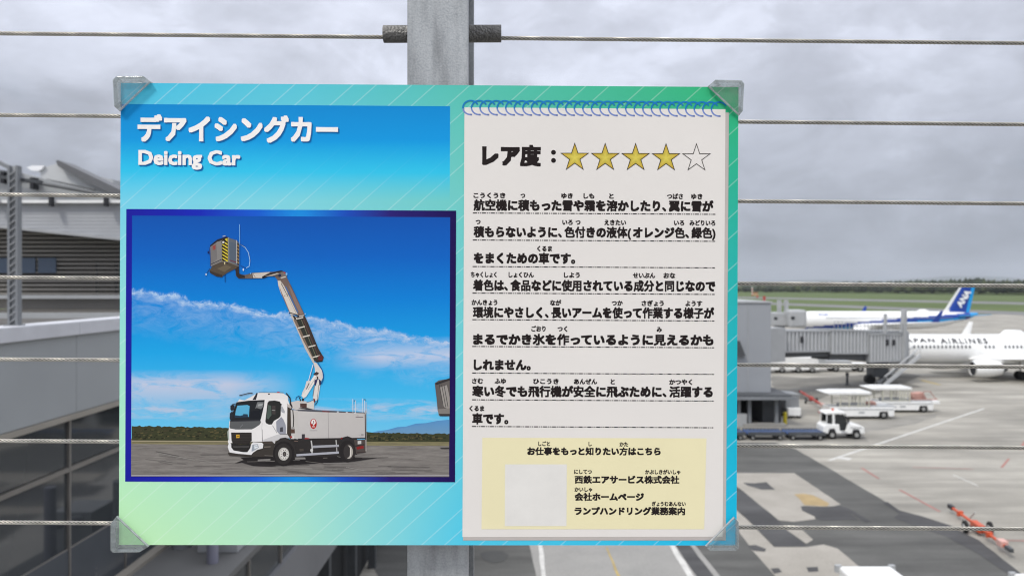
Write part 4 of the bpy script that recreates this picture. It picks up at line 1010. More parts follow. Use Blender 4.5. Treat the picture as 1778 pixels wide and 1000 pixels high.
def upper_building():
    Y = 30.0
    t = thing('rooftop_building', 'set-back upper storey with grey siding and dark louvres behind the steel mast', 'building', (-17, 30, CAMZ - .95))
    def bl(b): b.v = [(x + 17, y - 30, z - (CAMZ - .95)) for x, y, z in b.v]; return b
    q = lambda pts, yy: [P3(x, y, yy) for x, y in pts]
    SID = mat('grey_siding', (.36, .37, .385), .5, 0, .06, .6); SLAT = mat('louvre_slat', (.30, .285, .26), .5, .2, .1, 1)
    fn = lambda x: 391.5 + .104 * x
    y = 354.0
    while y < 424:
        pts = clip_below([(-120, y), (330, y), (330, y + 6), (-120, y + 6)], fn)
        if len(pts) > 2:
            front = [P3(px, py, Y) for px, py in pts]
            for v, (px, py) in zip(front, pts): v.y -= .012 * (py - y) / 6      # lapped boards
            m = MB(); m.prism(front, (0, .5, 0)); bl(m).build('siding_board', SID, t)
        y += 6.0
    a, c = P3(-120, fn(-120) + 2, Y - .1), P3(330, fn(330) + 2, Y - .1)
    bl(MB().obox(a, c, .25, .10)).build('eave_trim', LGREY, t)
    # dark louvres
    y = 384.0; yl = Y + 1.3
    while y < 512:
        m = MB(); m.obox(P3(-120, y, yl), P3(330, y, yl), .16, .07); bl(m).build('slat', SLAT, t); y += 7.4
    bl(MB().box(P3(-120, 0, yl).x, P3(330, 0, yl).x, yl + .35, yl + .5, CAMZ - .95, P3(0, 356, yl).z)).build('louvre_backing', mat('louvre_backing', (.22, .21, .19), .8, 0, .1, .5), t)
    for x0, x1 in ((-70, -22), (-18, 16), (22, 61), (66, 97)):
        m = MB(); m.prism(q([(x0, 448), (x1, 448), (x1, 474), (x0, 474)], yl - .13), (0, .04, 0)); bl(m).build('window_pane', mat('blue_pane', (.10, .135, .19), .2) if 'blue_pane' not in MATS else MATS['blue_pane'], t)
    for x in (168, 202, 240):
        bl(MB().obox(P3(x, 455, yl + .1), P3(x, 515, yl + .1), .06, .06, up=(0, 1, 0))).build('pilaster', DGREY, t)
    # gutter, roof, brackets
    bl(MB().box(P3(-120, 0, Y - .2).x, P3(330, 0, Y - .2).x, Y - .22, Y, P3(0, 353.5, Y).z, P3(0, 348.5, Y).z)).build('gutter', WHITE, t)
    for x, ya, yb in ((3, 344, 360), (98, 343, 360), (192, 345, 360)):
        bl(MB().box(P3(x - 2.6, 0, Y).x, P3(x + 2.6, 0, Y).x, Y - .42, Y - .23, P3(0, yb, Y).z, P3(0, ya, Y).z)).build('bracket', BLACK, t)
    m = MB(); m.prism(q([(-120, 268), (-20, 292), (35, 300), (80, 312), (205, 342), (330, 366), (330, 347), (330, 349), (-120, 349)][:6] + [(330, 368), (205, 349), (-120, 349)], Y + .4), (0, 6, 0)); bl(m).build('roof', LGREY, t)
    bl(MB().tube(P3(-120, 285, Y + .15), P3(260, 352, Y + .15), .07, 8)).build('roof_pipe', DGREY, t)
    for x, ya, yb in ((2, 298, 318), (54, 308, 328)):
        bl(MB().box(P3(x - 3, 0, Y).x, P3(x + 3, 0, Y).x, Y + .02, Y + .38, P3(0, yb, Y).z, P3(0, ya, Y).z)).build('bracket', BLACK, t)
    # monopitch rooflight
    m = MB(); m.prism(q([(70, 306), (72, 293), (98, 284), (205, 338), (330, 398), (205, 350), (165, 335), (80, 313)], Y + 1.0), (0, .8, 0)); bl(m).build('rooflight_wall', mat('pale_render', (.52, .53, .53), .6, 0, .06, .8), t)
    m = MB(); m.prism(q([(97, 280), (100, 278), (215, 333), (330, 388), (330, 406), (215, 347), (112, 296), (100, 288)], Y + .7), (0, 1.2, 0)); bl(m).build('rooflight_slab', mat('slab_grey', (.13, .132, .138), .6, 0, .15, .8), t)
    m = MB(); m.prism(q([(160, 304), (196, 312), (197, 335), (160, 320)], Y + 6.0), (0, 3, 0)); bl(m).build('plant_box', LGREY, t)
    bl(MB().tube(P3(80, 311.5, Y + .8), P3(166, 330, Y + .8), .04, 6)).build('gutter_pipe', DGREY, t)
    m = MB(); m.prism(q([(46, 291), (56, 287.5), (77, 288), (72, 294), (66, 297), (54, 296)], Y + .9), (0, 3, 0)); bl(m).build('skylight', mat('skylight_white', (.88, .88, .88), .3), t)
    m = MB(); m.obox(P3(-120, 224, Y + .3), P3(33, 299, Y + .3), .3, .14); bl(m).build('ridge_bar', MGREY, t)
    # terrace rails
    for py, Yr, hh in ((515.5, 23, .10), (548, 19, .13)):
        bl(MB().box(P3(-160, 0, Yr).x, P3(226, 0, Yr).x, Yr, Yr + .1, P3(0, py, Yr).z - hh / 2, P3(0, py, Yr).z + hh / 2)).build('terrace_rail', LGREY, t)
        for px in (-150, -60, 216): bl(MB().box(P3(px, 0, Yr).x - .03, P3(px, 0, Yr).x + .03, Yr + .02, Yr + .08, CAMZ - .95, P3(0, py, Yr).z)).build('rail_post', LGREY, t)
    return t
upper_building()
def mast():
    p = Vector((-8.17, 12.95, CAMZ - .665)); t = thing('steel_mast', 'tall grey laced steel mast standing on the pale coping', 'mast', p)
    for s in (-1, 1): MB().box(s * .065 - .018, s * .065 + .018, -.06, .06, 0, 2.62).build('flange', MGREY, t)
    m = MB(); z = .05; k = 0
    while z < 2.5: m.obox((-.05, -.035, z), (.05, -.035, z + .07), .012, .05, up=(0, 1, 0)); z += .115; k += 1
    m.build('lacing_bars', LGREY, t, kind='stuff')
    MB().box(-.047, .047, .0, .02, 0, 2.62).build('web', LGREY, t)
    MB().obox((-.3, .05, 2.45), (.42, .05, 2.36), .05, .05).build('arm', DGREY, t)
    MB().box(-.12, .12, -.1, .1, -.001, .02).build('foot_plate', MGREY, t)
mast()

# ------------------------------------------------------------------ gate building and jet bridges
def gate_building():
    t = thing('gate_building', 'plain grey fixed gate tower above a dark open shelter beside the sign', 'building', (15, 68, 0))
    B_ = lambda x0, x1, y0, y1, z0, z1: MB().box(x0 - 15, x1 - 15, y0 - 68, y1 - 68, z0, z1)
    B_(4, 22.4, 68.2, 80, 2.75, 10.45).build('tower_wall', mat('tower_cladding', (.30, .315, .335), .5, 0, .05, .25), t)
    for k in range(9):
        B_(4 + k * 2.05 - .02, 4 + k * 2.05 + .02, 68.17, 68.2, 2.75, 10.45).build('cladding_joint', LGREY, t)
    B_(3.9, 22.5, 68.1, 80.1, 10.45, 10.6).build('roof_edge', LGREY, t)
    B_(4, 23.6, 66.4, 80, 2.42, 2.75).build('shelter_roof', DGREY, t, bevel=.03)
    B_(4, 23.9, 66.2, 66.4, 2.36, 2.6).build('roof_fascia', MGREY, t)
    for x in (13.0, 19.3, 20.2, 22.5): B_(x - .14, x + .14, 67.0, 67.3, 0, 2.42).build('column', MGREY, t)
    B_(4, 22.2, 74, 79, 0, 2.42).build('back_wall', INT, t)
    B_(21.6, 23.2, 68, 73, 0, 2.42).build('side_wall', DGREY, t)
    B_(19.6, 23.2, 66.6, 67.5, 0, .26).build('kerb', PALE2, t)
    B_(19.0, 19.9, 66.8, 67.3, 0, 1.1).build('barrier_block', LGREY, t)
    MB().prism([(19.0 - 15, -.2, 7.2), (19.6 - 15, -.2, 7.2), (20.1 - 15, -.2, 5.9), (19 - 15, -.2, 5.9)], (0, .4, 0)).build('hood', DGREY, t)
    B_(22.4, 23.3, 71, 72.5, 2.75, 8.2).build('corner_duct', LGREY, t)
gate_building()
RIBM = mat('rib_metal', (.52, .53, .535), .45, .1, .06, .8)
def jet_bridge():
    A, Bp = Vector((29.0, 86, 0)), Vector((48.9, 99, 0)); d = (Bp - A).normalized(); n = Vector((d.y, -d.x, 0))
    t = thing('jet_bridge', 'long grey corrugated jet bridge docked at the white airliner on the right', 'jet bridge', A, 0)
    def sec(s0, s1, zb0, zb1, h, hw, ribs, name='tunnel_section', m=CLAD):
        b = MB(); p0, p1 = d * s0, d * s1
        vv = []
        for p, zb in ((p0, zb0), (p1, zb1)):
            for s, z in ((1, zb), (-1, zb), (-1, zb + h), (1, zb + h)): vv.append(p + n * (s * hw) + Vector((0, 0, z)))
        b.add(vv, [(0, 1, 2, 3), (7, 6, 5, 4), (0, 4, 5, 1), (1, 5, 6, 2), (2, 6, 7, 3), (3, 7, 4, 0)])
        o = b.build(name, m, t)
        if ribs:
            r = MB(); L_ = s1 - s0; k = int(L_ / .62)
            for i in range(k):
                s = s0 + (i + .5) * L_ / k; zb = zb0 + (zb1 - zb0) * (s - s0) / L_
                c = d * s + n * (hw + .04)
                r.obox(c + Vector((0, 0, zb + .12)), c + Vector((0, 0, zb + h - .12)), .30, .12, up=n)
            r.build('cladding_ribs', RIBM, o, kind='stuff')
            MBt = MB()
            for zz in (.04, h - .1):
                MBt.obox(d * s0 + n * (hw + .06) + Vector((0, 0, zb0 + zz)), d * s1 + n * (hw + .06) + Vector((0, 0, zb1 + zz)), .14, .2)
            MBt.build('edge_beam', LGREY, o)
        return o
    RIBS = None
    sec(-1.5, 7.6, 4.85, 4.55, 2.35, 1.3, True); sec(7.2, 14.6, 4.3, 3.95, 2.75, 1.5, True); sec(14.2, 21.4, 3.0, 2.75, 3.35, 1.75, True)
    sec(0, 7.4, 4.2, 3.95, .5, 1.1, False, 'under_beam', DGREY); sec(7.4, 14.2, 3.55, 3.2, .6, 1.2, False, 'under_beam', DGREY)
    sec(14.4, 21.3, 6.42, 6.15, .25, 1.2, False, 'roof_walkway', LGREY)
    sec(-3.6, -1.2, 3.9, 3.9, 3.6, 1.9, False, 'rotunda', LGREY)
    b = MB(); b.tube((d * -2.4) + Vector((0, 0, 0)), (d * -2.4) + Vector((0, 0, 3.9)), .55, 16); b.build('rotunda_column', LGREY, t, smooth=True)
    for s, z in ((2.2, 6.1), (17.6, 5.2), (19.0, 5.15)):
        b = MB(); c = d * s + n * (1.42 if s < 7 else 1.87); b.obox(c + Vector((0, 0, z - .38)), c + Vector((0, 0, z + .30)), .5, .08, up=n); b.build('porthole', BLACK, t)
    # cab
    sec(21.2, 22.4, 2.7, 2.7, 3.5, 1.8, False, 'cab', LGREY)
    b = MB(); c = d * 22.2; b.tube(c + Vector((0, 0, 2.7)), c + Vector((0, 0, 6.3)), 1.55, 24); b.build('cab_turret', LGREY, t, smooth=True)
    MB().box(46.9 - 29, 48.3 - 29, 98.4 - 86, 101.25 - 86, 2.75, 6.0).build('canopy', MGREY, t, bevel=.08)
    # lift frame and drive column
    for s, z1, w in ((20.9, 9.0, .5), (17.0, 8.6, .3), (20.4, 7.4, .2)):
        c = d * s + n * 2.0; b = MB(); b.obox(c + Vector((0, 0, 2.4 if w > .4 else 6.3)), c + Vector((0, 0, z1)), w, w, up=n); b.build('lift_column', LGREY, t)
    b = MB(); c = d * 18.6; b.box(c.x - .9, c.x + .9, c.y - 1.0, c.y + 1.0, .9, 3.0); b.build('drive_column', DGREY, t)
    for s in (-1, 1):
        b = MB(); b.tube(c + Vector((s * .95, -.45, .55)), c + Vector((s * .95, .45, .55)), .55, 18); b.build('wheel', TYRE, t, smooth=True)
    # roof rails
    b = MB()
    for i in range(20):
        s = 8 + i * .72; p = d * s + n * 1.4; z0 = 6.9 - .02 * i; b.obox(p + Vector((0, 0, z0 - .4)), p + Vector((0, 0, z0 + 1.0)), .05, .05, up=n)
    b.obox(d * 8 + n * 1.4 + Vector((0, 0, 7.9)), d * 22 + n * 1.4 + Vector((0, 0, 7.5)), .05, .05); b.build('roof_railing', LGREY, t)
    # service stairs down to the apron
    top = P3(1592, 616, 96.5) - A; bot = G(1530, 668.5) - A
    st = MB()
    for off in (-.5, .5):
        o = Vector((.15, -.8, 0)) * off * 1.5
        st.obox(top + o, bot + o + Vector((0, 0, .08)), .16, .42)
        st.obox(top + o + Vector((0, 0, 1.0)), bot + o + Vector((0, 0, 1.05)), .13, .13)
        for k in range(7):
            p = top.lerp(bot, k / 6.5) + o; st.obox(p, p + Vector((0, 0, 1.0)), .06, .06, up=(0, 1, 0))
    so = st.build('stair_frame', RIBM, t)
    for k in range(14):
        p = top.lerp(bot, (k + .5) / 14.2); MB().obox(p + Vector((.1, -.6, 0)), p + Vector((-.1, .6, 0)), .3, .05).build('tread', MGREY, so)
jet_bridge()
def far_bridge():
    t = thing('jet_bridge', 'far pale jet bridge cab with two dark portholes beside the gate tower', 'jet bridge', (57, 158, 0))
    q = lambda px, py, Y: P3(px, py, Y) - Vector((57, 158, 0))
    def bx(px0, px1, py0, py1, Y, dep, name, m, bev=.15):
        a, c = q(px0, py1, Y), q(px1, py0, Y); return MB().box(a.x, c.x, a.y, a.y + dep, a.z, c.z).build(name, m, t, bevel=bev)
    bx(1343, 1366, 543, 566, 156, 5, 'rotunda', LGREY); bx(1371, 1402, 538, 569, 154, 4, 'cab', LGREY, .5); bx(1364, 1373, 546, 568, 157, 4, 'bellows', MGREY)
    bx(1300, 1345, 545, 566, 160, 3, 'tunnel', CLAD)
    for px, py in ((1347, 553), (1377, 552)): bx(px - 3, px + 3, py - 2.5, py + 2.5, 153.9, .1, 'porthole', BLACK, 0)
    for px in (1353, 1365):
        a, c = q(px, 543, 157), q(px, 521, 157); MB().obox(a, c, .7, .7, up=(0, 1, 0)).build('lift_column', LGREY, t)
    a, c = q(1353, 566, 158), q(1353, 598.5, 158); MB().obox(a, Vector((c.x, c.y, 0)), 1.6, 1.6, up=(0, 1, 0)).build('drive_column', DGREY, t)
far_bridge()

# ------------------------------------------------------------------ airliners
def surf_add(b, secs, col=None):       # loft through sections of equal count
    k = len(secs[0]); vv = [p for s in secs for p in s]; ff = []
    for i in range(len(secs) - 1):
        for j in range(k): ff.append((i * k + j, i * k + (j + 1) % k, (i + 1) * k + (j + 1) % k, (i + 1) * k + j))
    ff += [tuple(range(k)), tuple(reversed(range((len(secs) - 1) * k, len(secs) * k)))]; b.add(vv, ff, col)
FOIL = [(0, 0), (.04, .5), (.2, 1), (.5, .8), (1, .05), (1, -.05), (.5, -.5), (.2, -.7), (.04, -.4)]
def wing_secs(le0, le1, c0, c1, th, lateral='y'):
    out = []
    for le, c in ((le0, c0), (le1, c1)):
        le = Vector(le); s = []
        for a, z in FOIL: s.append(le + Vector((a * c, 0, z * th * c * .5)) if lateral == 'y' else le + Vector((a * c, z * th * c * .5, 0)))
        out.append(s)
    return out
ST = [(0, .03), (.008, .24), (.02, .42), (.04, .64), (.07, .83), (.10, .94), (.135, 1), (.30, 1), (.45, 1), (.60, 1), (.70, .985), (.78, .90), (.85, .74), (.91, .54), (.96, .33), (1.0, .10)]
def prof(u):
    for (a, ra), (c, rc) in zip(ST, ST[1:]):
        if u <= c: k = (u - a) / (c - a); return ra + (rc - ra) * k
    return ST[-1][1]
def airliner(name, label, nose, Lg, Rr, zc, livery):
    t = thing(name, label, 'airliner', nose)
    def ring(u):
        r = prof(u); dz = -(1 - r) * Rr * .28 if u < .2 else (1 - r) * Rr * .82
        return r * Rr, zc + dz
    b = MB(); nu, na = 150, 48; vv = []
    for i in range(nu + 1):
        u = (i / nu); u = u * u * (3 - 2 * u) * .3 + u * .7; r, zz = ring(u)
        for j in range(na): a = 2 * math.pi * j / na; vv.append((u * Lg, -r * math.sin(a), zz + r * 1.04 * math.cos(a)))
    for i in range(nu):
        for j in range(na):
            q = (i * na + j, i * na + (j + 1) % na, (i + 1) * na + (j + 1) % na, (i + 1) * na + j)
            c = [sum(vv[k][m] for k in q) / 4 for m in range(3)]
            b.f.append(q); b.c.append(livery('body', c[0] / Lg, (c[2] - zc) / Rr)); b.m.append(0)
    b.v = vv; fus = b.build('fuselage', ACOL, t, smooth=True, fixn=True)
    def on_side(x, z, off=.03):
        r, zz = ring(x / Lg); k = (z - zz) / (r * 1.04); return Vector((x, -r * math.sqrt(max(0.02, 1 - k * k)) - off, z))
    def decal(name_, quads, m):
        q = MB()
        for x0, x1, z0, z1 in quads: q.poly([on_side(x0, z0), on_side(x1, z0), on_side(x1, z1), on_side(x0, z1)])
        return q.build(name_, m, fus, kind='stuff' if len(quads) > 3 else None)
    sp = Lg * .44; hs = 17.2
    for s in (-1, 1):
        w = MB(); x0 = Lg * .335
        surf_add(w, wing_secs((x0, s * Rr * .6, zc - Rr * .62), (x0 + 9.6, s * hs, zc - Rr * .62 + 1.55), 8.4, 1.7, .13)); wo = w.build('wing', WHITE2, t, smooth=True)
        k = MB(); tip = (x0 + 9.8, s * hs, zc - Rr * .62 + 1.6); surf_add(k, wing_secs(tip, (tip[0] + 1.7, tip[1] + s * .45, tip[2] + 2.35), 1.6, .6, .09)); k.build('winglet', [ACOL], wo, smooth=True) if False else k.build('winglet', livery('winglet', 0, 0), wo, smooth=True)
        h = MB(); hx = Lg * .87; surf_add(h, wing_secs((hx, s * .3, zc + Rr * .45), (hx + 4.0, s * 6.6, zc + Rr * .75), 3.9, 1.3, .10)); h.build('tailplane', livery('tailplane', 0, 0), t, smooth=True)
        # engine
        e = MB(); ex, ey, ez = x0 - 1.2, s * 4.9, 1.62; pr = [(0, .84), (.08, .98), (.5, 1.08), (1.6, 1.1), (2.6, 1.0), (3.5, .78)]
        e.path([(ex + a, ey, ez) for a, r in pr], [r for a, r in pr], 28, False); eo = e.build('engine_nacelle', WHITE2, t, smooth=True)
        f = MB(); f.path([(ex + .25, ey, ez), (ex + .3, ey, ez)], [.86, .86], 24); f.build('fan', BLACK, eo)
        f = MB(); f.path([(ex - .02, ey, ez), (ex + .1, ey, ez)], [.86, .99], 28, False); f.build('intake_lip', RIM, eo, smooth=True)
        f = MB(); f.path([(ex + 3.4, ey, ez), (ex + 4.3, ey, ez)], [.6, .3], 18); f.build('exhaust_cone', DGREY, eo, smooth=True)
        py = MB(); py.prism([(ex + .8, ey - .14, ez + .9), (ex + 5.2, ey - .14, ez + .7), (ex + 5.4, ey - .14, zc - Rr * .62 + .35), (ex + 2.6, ey - .14, zc - Rr * .62 + .5)], (0, .28, 0)); py.build('pylon', WHITE2, eo)
        # main gear
        gx = Lg * .49; gr = MB(); gr.tube((gx, s * 2.85, .55), (gx, s * 2.85, zc - Rr * .5), .14, 10); go = gr.build('main_gear_leg', RIM, t, smooth=True)
        for q in (-.4, .4):
            wh = MB(); wh.path([(gx, s * 2.85 + q - .17, .55), (gx, s * 2.85 + q - .12, .55), (gx, s * 2.85 + q + .12, .55), (gx, s * 2.85 + q + .17, .55)], [.44, .55, .55, .44], 22); wh.build('main_wheel', TYRE, go, smooth=True)
    gx = Lg * .105; gr = MB(); gr.tube((gx, 0, .4), (gx, 0, zc - Rr * .7), .1, 10); go = gr.build('nose_gear_leg', RIM, t, smooth=True)
    for q in (-.25, .25): wh = MB(); wh.path([(gx, q - .12, .4), (gx, q + .12, .4)], [.4, .4], 20); wh.build('nose_wheel', TYRE, go, smooth=True)
    fr = MB(); surf_add(fr, [[(Lg * x, -Rr * .72 * w_, zc - Rr * (1.02 + .10 * h_) + .0), (Lg * x, Rr * .72 * w_, zc - Rr * (1.02 + .10 * h_)), (Lg * x, Rr * .9 * w_, zc - Rr * .55), (Lg * x, -Rr * .9 * w_, zc - Rr * .55)] for x, w_, h_ in ((.33, .5, 0), (.37, 1, 1), (.5, 1, 1), (.56, .5, 0))]); fr.build('belly_fairing', WHITE2, t, smooth=True)
    return t, fus, on_side, decal, ring
def flat_text(body, bold, space=1.0):
    c = bpy.data.curves.new('tmp', 'FONT'); c.body = body; c.size = 1; c.space_character = space; c.resolution_u = 2; c.fill_mode = 'FRONT'; c.dimensions = '2D'
    o = bpy.data.objects.new('tmp', c); COL.objects.link(o); bpy.context.view_layer.update()
    me = bpy.data.meshes.new_from_object(o.evaluated_get(bpy.context.evaluated_depsgraph_get()))
    r = ([(v.co.x, v.co.y) for v in me.vertices], [tuple(p.vertices) for p in me.polygons]); bpy.data.meshes.remove(me); bpy.data.objects.remove(o); bpy.data.curves.remove(c)
    xs = [p[0] for p in r[0]]; ys = [p[1] for p in r[0]]; a, b_, c_, d_ = min(xs) - bold, max(xs) + bold, min(ys) - bold, max(ys) + bold
    vv, ff = [], []
    for k, (fx, fy) in enumerate(FAN):
        o_ = len(vv); vv += [((x + fx * bold - a) / (b_ - a), (y + fy * bold - c_) / (d_ - c_), k * .002) for x, y in r[0]]; ff += [tuple(i + o_ for i in f) for f in r[1]]
    return vv, ff
WHT, DBL, LBL = (.82, .82, .80), (.004, .045, .30), (.0, .30, .66)
BLUE_D = mat('deep_blue_paint', DBL, .3, coat=.4); BLUE_L = mat('light_blue_paint', LBL, .3, coat=.4)
# the blue and white airliner further away
def far_jet():
    Lg, Rr, zc = 44.5, 2.0, 3.95; nx = 106.9 - Lg
    def liv(part, u, k):
        if part == 'winglet': return BLUE_D
        if part == 'tailplane': return BLUE_L
        top = -.67 + (u - .146) * 2.19 if u < .48 else .06 + (u - .48) * 1.69; bot = top - .44
        if u > .93: return LBL if u > .955 else DBL
        if u < .10: return WHT
        if k < top and k > bot: return DBL
        if k <= bot and k > bot - .26: return LBL
        return WHT if k > -.9 else (.60, .61, .62)
    t, fus, side, decal, ring = airliner('airliner', 'blue and white airliner with tall blue tail parked beyond the jet bridges', (nx, 181, 0), Lg, Rr, zc, liv)
    z0 = 12 - (541.5 - HZ) * 181 / F - .35; zt = 12 - (498.3 - HZ) * 181 / F
    X = lambda px: (px - CXP) * 181 / F - nx
    secs = lambda le0, te0, le1, te1, w0, w1: [[Vector((le0 + (te0 - le0) * a, z * .13 * w0, z0 - .4)) for a, z in FOIL], [Vector((le1 + (te1 - le1) * a, z * .13 * w1, zt)) for a, z in FOIL]]
    f = MB(); surf_add(f, secs(X(1641), X(1676), X(1670), X(1687), 2.6, 1.0)); fin = f.build('tail_fin', BLUE_D, t, smooth=True)
    f = MB(); surf_add(f, secs(X(1676.2), X(1682), X(1687.1), X(1693), 1.0, .5)); f.build('rudder', BLUE_L, fin, smooth=True)
    f = MB(); surf_add(f, secs(X(1634), X(1640.8), X(1666), X(1669.8), 1.2, .6)); f.build('fin_leading_edge', WHITE2, fin, smooth=True)
    f = MB(); f.prism([(X(1608), -.25, z0 - .1), (X(1645), -.25, z0 - .4), (X(1648), -.25, z0 + .9), (X(1630), -.25, z0 + .45)], (0, .5, 0)); f.build('dorsal_fin', WHITE2, t)
    vv, ff = flat_text('ANA', .045)
    def Tm(x, y, e=0):     # lettering runs up the fin
        px, py = 1664.5 + x * 17.5 - y * 9.5 + 3, 535 - x * 27.5 - y * 6.2
        return Vector((X(px), -.40 - e, 12 - (py - HZ) * 181 / F))
    q = MB(); q.add([Tm(*p) for p in vv], ff); q.build('tail_lettering', WHITE2, fin, fixn=False)
    decal('cabin_windows', [(9 + i * .52, 9 + i * .52 + .24, zc + .42, zc + .74) for i in range(56)], mat('window_grey', (.16, .18, .22), .3))
    for x in (6.2, 16.5, 27.2, 34.4): decal('door', [(x, x + .06, zc - .5, zc + 1.2), (x + .85, x + .91, zc - .5, zc + 1.2)], LGREY)
    vv, ff = flat_text('ANA', .02); x0 = X(1416); q = MB(); q.add([side(x0 + x * 2.4, zc + 1.15 + y * .5, .03 + e) for x, y, e in vv], ff); q.build('name_lettering', BLUE_D, fus, fixn=False)
    d = MB(); d.path([(X(1592), 0, z0 + .3), (X(1598), 0, z0 + .62), (X(1606), 0, z0 + .62), (X(1613), 0, z0 + .3)], [.2, .35, .35, .2], 10); d.build('antenna_dome', WHITE2, t, smooth=True)
far_jet()
# the white airliner nearer by, docked
def near_jet():
    Lg, Rr, zc = 39.5, 1.90, 3.62; nx = 45.2
    def liv(part, u, k):
        if part in ('winglet', 'tailplane'): return WHITE2
        return WHT if k > -.75 else (.55, .56, .57)
    t, fus, side, decal, ring = airliner('airliner', 'all white airliner with black name lettering docked at the jet bridge', (nx, 103, 0), Lg, Rr, zc, liv)
    X = lambda px: (px - CXP) * 101.3 / F - nx
    LB = mat('lettering_black', (.03, .03, .035), .4); zb = 12 - (596.3 - HZ) * 101.3 / F
    for word, pa, pb in (('JAPAN', 1566, 1624.5), ('AIRLINES', 1634, 1716)):
        vv, ff = flat_text(word, .03, 1.3); x0, x1 = X(pa), X(pb)
        q = MB(); q.add([side(x0 + x * (x1 - x0), zb + y * .66, .03 + e) for x, y, e in vv], ff); q.build('name_lettering', LB, fus, fixn=False)
    zw = 12 - (604.3 - HZ) * 101.3 / F
    ws = []
    for i in range(62):
        x = 6.3 + i * .508
        if abs(x - 14.6) < .7 or abs(x - 17.2) < .4: continue
        ws.append((x, x + .25, zw, zw + .36))
    decal('cabin_windows', ws, mat('window_dark', (.05, .055, .06), .3))
    f = MB(); z0 = zc + Rr; surf_add(f, [[Vector((Lg * .80 + a * 6.4, z * .3, z0 - .5)) for a, z in FOIL], [Vector((Lg * .93 + a * 2.6, z * .12, 12.4)) for a, z in FOIL]]); f.build('tail_fin', WHITE2, t, smooth=True)
    f = MB(); f.prism([(X(1688) , -.03, z0 + .0), (X(1695), -.03, z0 + .0), (X(1694), -.03, z0 + .5), (X(1692.5), -.03, z0 + .5)], (0, .06, 0)); f.build('blade_antenna', WHITE2, t)
    d = MB(); d.path([(X(1752), 0, z0 - .1), (X(1760), 0, z0 + .12), (X(1785), 0, z0 + .12), (X(1796), 0, z0 - .1)], [.25, .5, .5, .25], 12); d.build('antenna_dome', WHITE2, t, smooth=True)
near_jet()

# ------------------------------------------------------------------ ground vehicles
def wheel(parent, x, y, r, w, name='wheel'):
    b = MB(); b.path([(x, y - w / 2, r), (x, y - w * .36, r), (x, y + w * .36, r), (x, y + w / 2, r)], [r * .82, r, r, r * .82], 20); o = b.build(name, TYRE, parent, smooth=True)
    h = MB(); h.path([(x, y - w / 2 - .03, r), (x, y - w / 2 + .04, r)], [r * .45, r * .5], 14); h.build('rim', RIM, o, smooth=True)
    return o
def side_prism(pts, y0, y1, parent, name, m, bevel=0):
    b = MB(); b.prism([(x, y0, z) for x, z in pts], (0, y1 - y0, 0)); return b.build(name, m, parent, bevel=bevel)
def tug():
    p = G(1466, 762.5); t = thing('towing_tractor', 'small white baggage towing tractor with black open cab on the apron', 'tractor', (p.x, p.y + .75, 0))
    side_prism([(-1.62, .42), (-1.62, 1.0), (-1.42, 1.16), (-.35, 1.16), (-.30, .62), (.15, .62), (.30, 1.20), (1.15, 1.12), (1.58, .92), (1.64, .42)], -.72, .72, t, 'body', WHITE, .07)
    side_prism([(-.35, .5), (.35, .5), (.35, .8), (-.35, .8)], -.55, .55, t, 'floor', DGREY)
    side_prism([(-1.45, 1.98), (-1.3, 2.12), (.05, 2.14), (.18, 2.02), (.1, 1.95), (-1.4, 1.92)], -.68, .68, t, 'roof', WHITE, .04)
    for s in (-1, 1):
        MB().obox((-.78, s * .62, 1.1), (-.80, s * .62, 1.95), .16, .08, up=(0, 1, 0)).build('pillar', WHITE, t)
        MB().obox((.42, s * .62, 1.12), (.08, s * .62, 1.98), .06, .06, up=(0, 1, 0)).build('pillar', BLACK, t)
        MB().obox((-1.34, s * .62, 1.1), (-1.30, s * .62, 1.95), .05, .05, up=(0, 1, 0)).build('pillar', WHITE, t)
        side_prism([(-.66, 1.0), (-.66, 1.9), (.04, 1.9), (.36, 1.15), (.20, .7), (-.25, .7)], s * .58 - .01, s * .58 + .01, t, 'side_window', DARKGL)
        side_prism([(-1.27, 1.2), (-1.24, 1.9), (-.9, 1.9), (-.9, 1.2)], s * .56 - .01, s * .56 + .01, t, 'side_window', DARKGL)
    side_prism([(-.5, .7), (-.5, 1.45), (-.38, 1.45), (-.3, .9), (.1, .85), (.1, .7)], -.4, .4, t, 'seat', BLACK)
    for x in (-.95, .95):
        for s in (-.66, .66): wheel(t, x, s, .34, .26)
    side_prism([(-1.25, .5), (-1.15, .82), (-.75, .84), (-.62, .5)], -.75, -.725, t, 'wheel_arch', BLACK); side_prism([(.62, .5), (.7, .78), (1.15, .78), (1.25, .5)], -.75, -.725, t, 'wheel_arch', BLACK)
    MB().box(1.6, 1.68, -.4, .4, .45, .65).build('bumper', BLACK, t); MB().box(-1.8, -1.6, -.08, .08, .35, .5).build('hitch', BLACK, t)
    for s in (-.5, .5): MB().box(1.5, 1.63, s - .1, s + .1, .74, .86).build('headlight', RIM, t)
    MB().box(.28, .36, -.86, -.72, 1.35, 1.6).build('mirror', BLACK, t); MB().tube((-.6, 0, 2.12), (-.6, 0, 2.3), .09, 12).build('beacon', ORANGE, t, smooth=True)
    MB().box(-.2, .22, -.735, -.72, .5, .62).build('number_plate', LGREY, t); MB().box(.5, 1.4, -.735, -.72, .86, .9).build('trim_strip', DGREY, t)
tug()
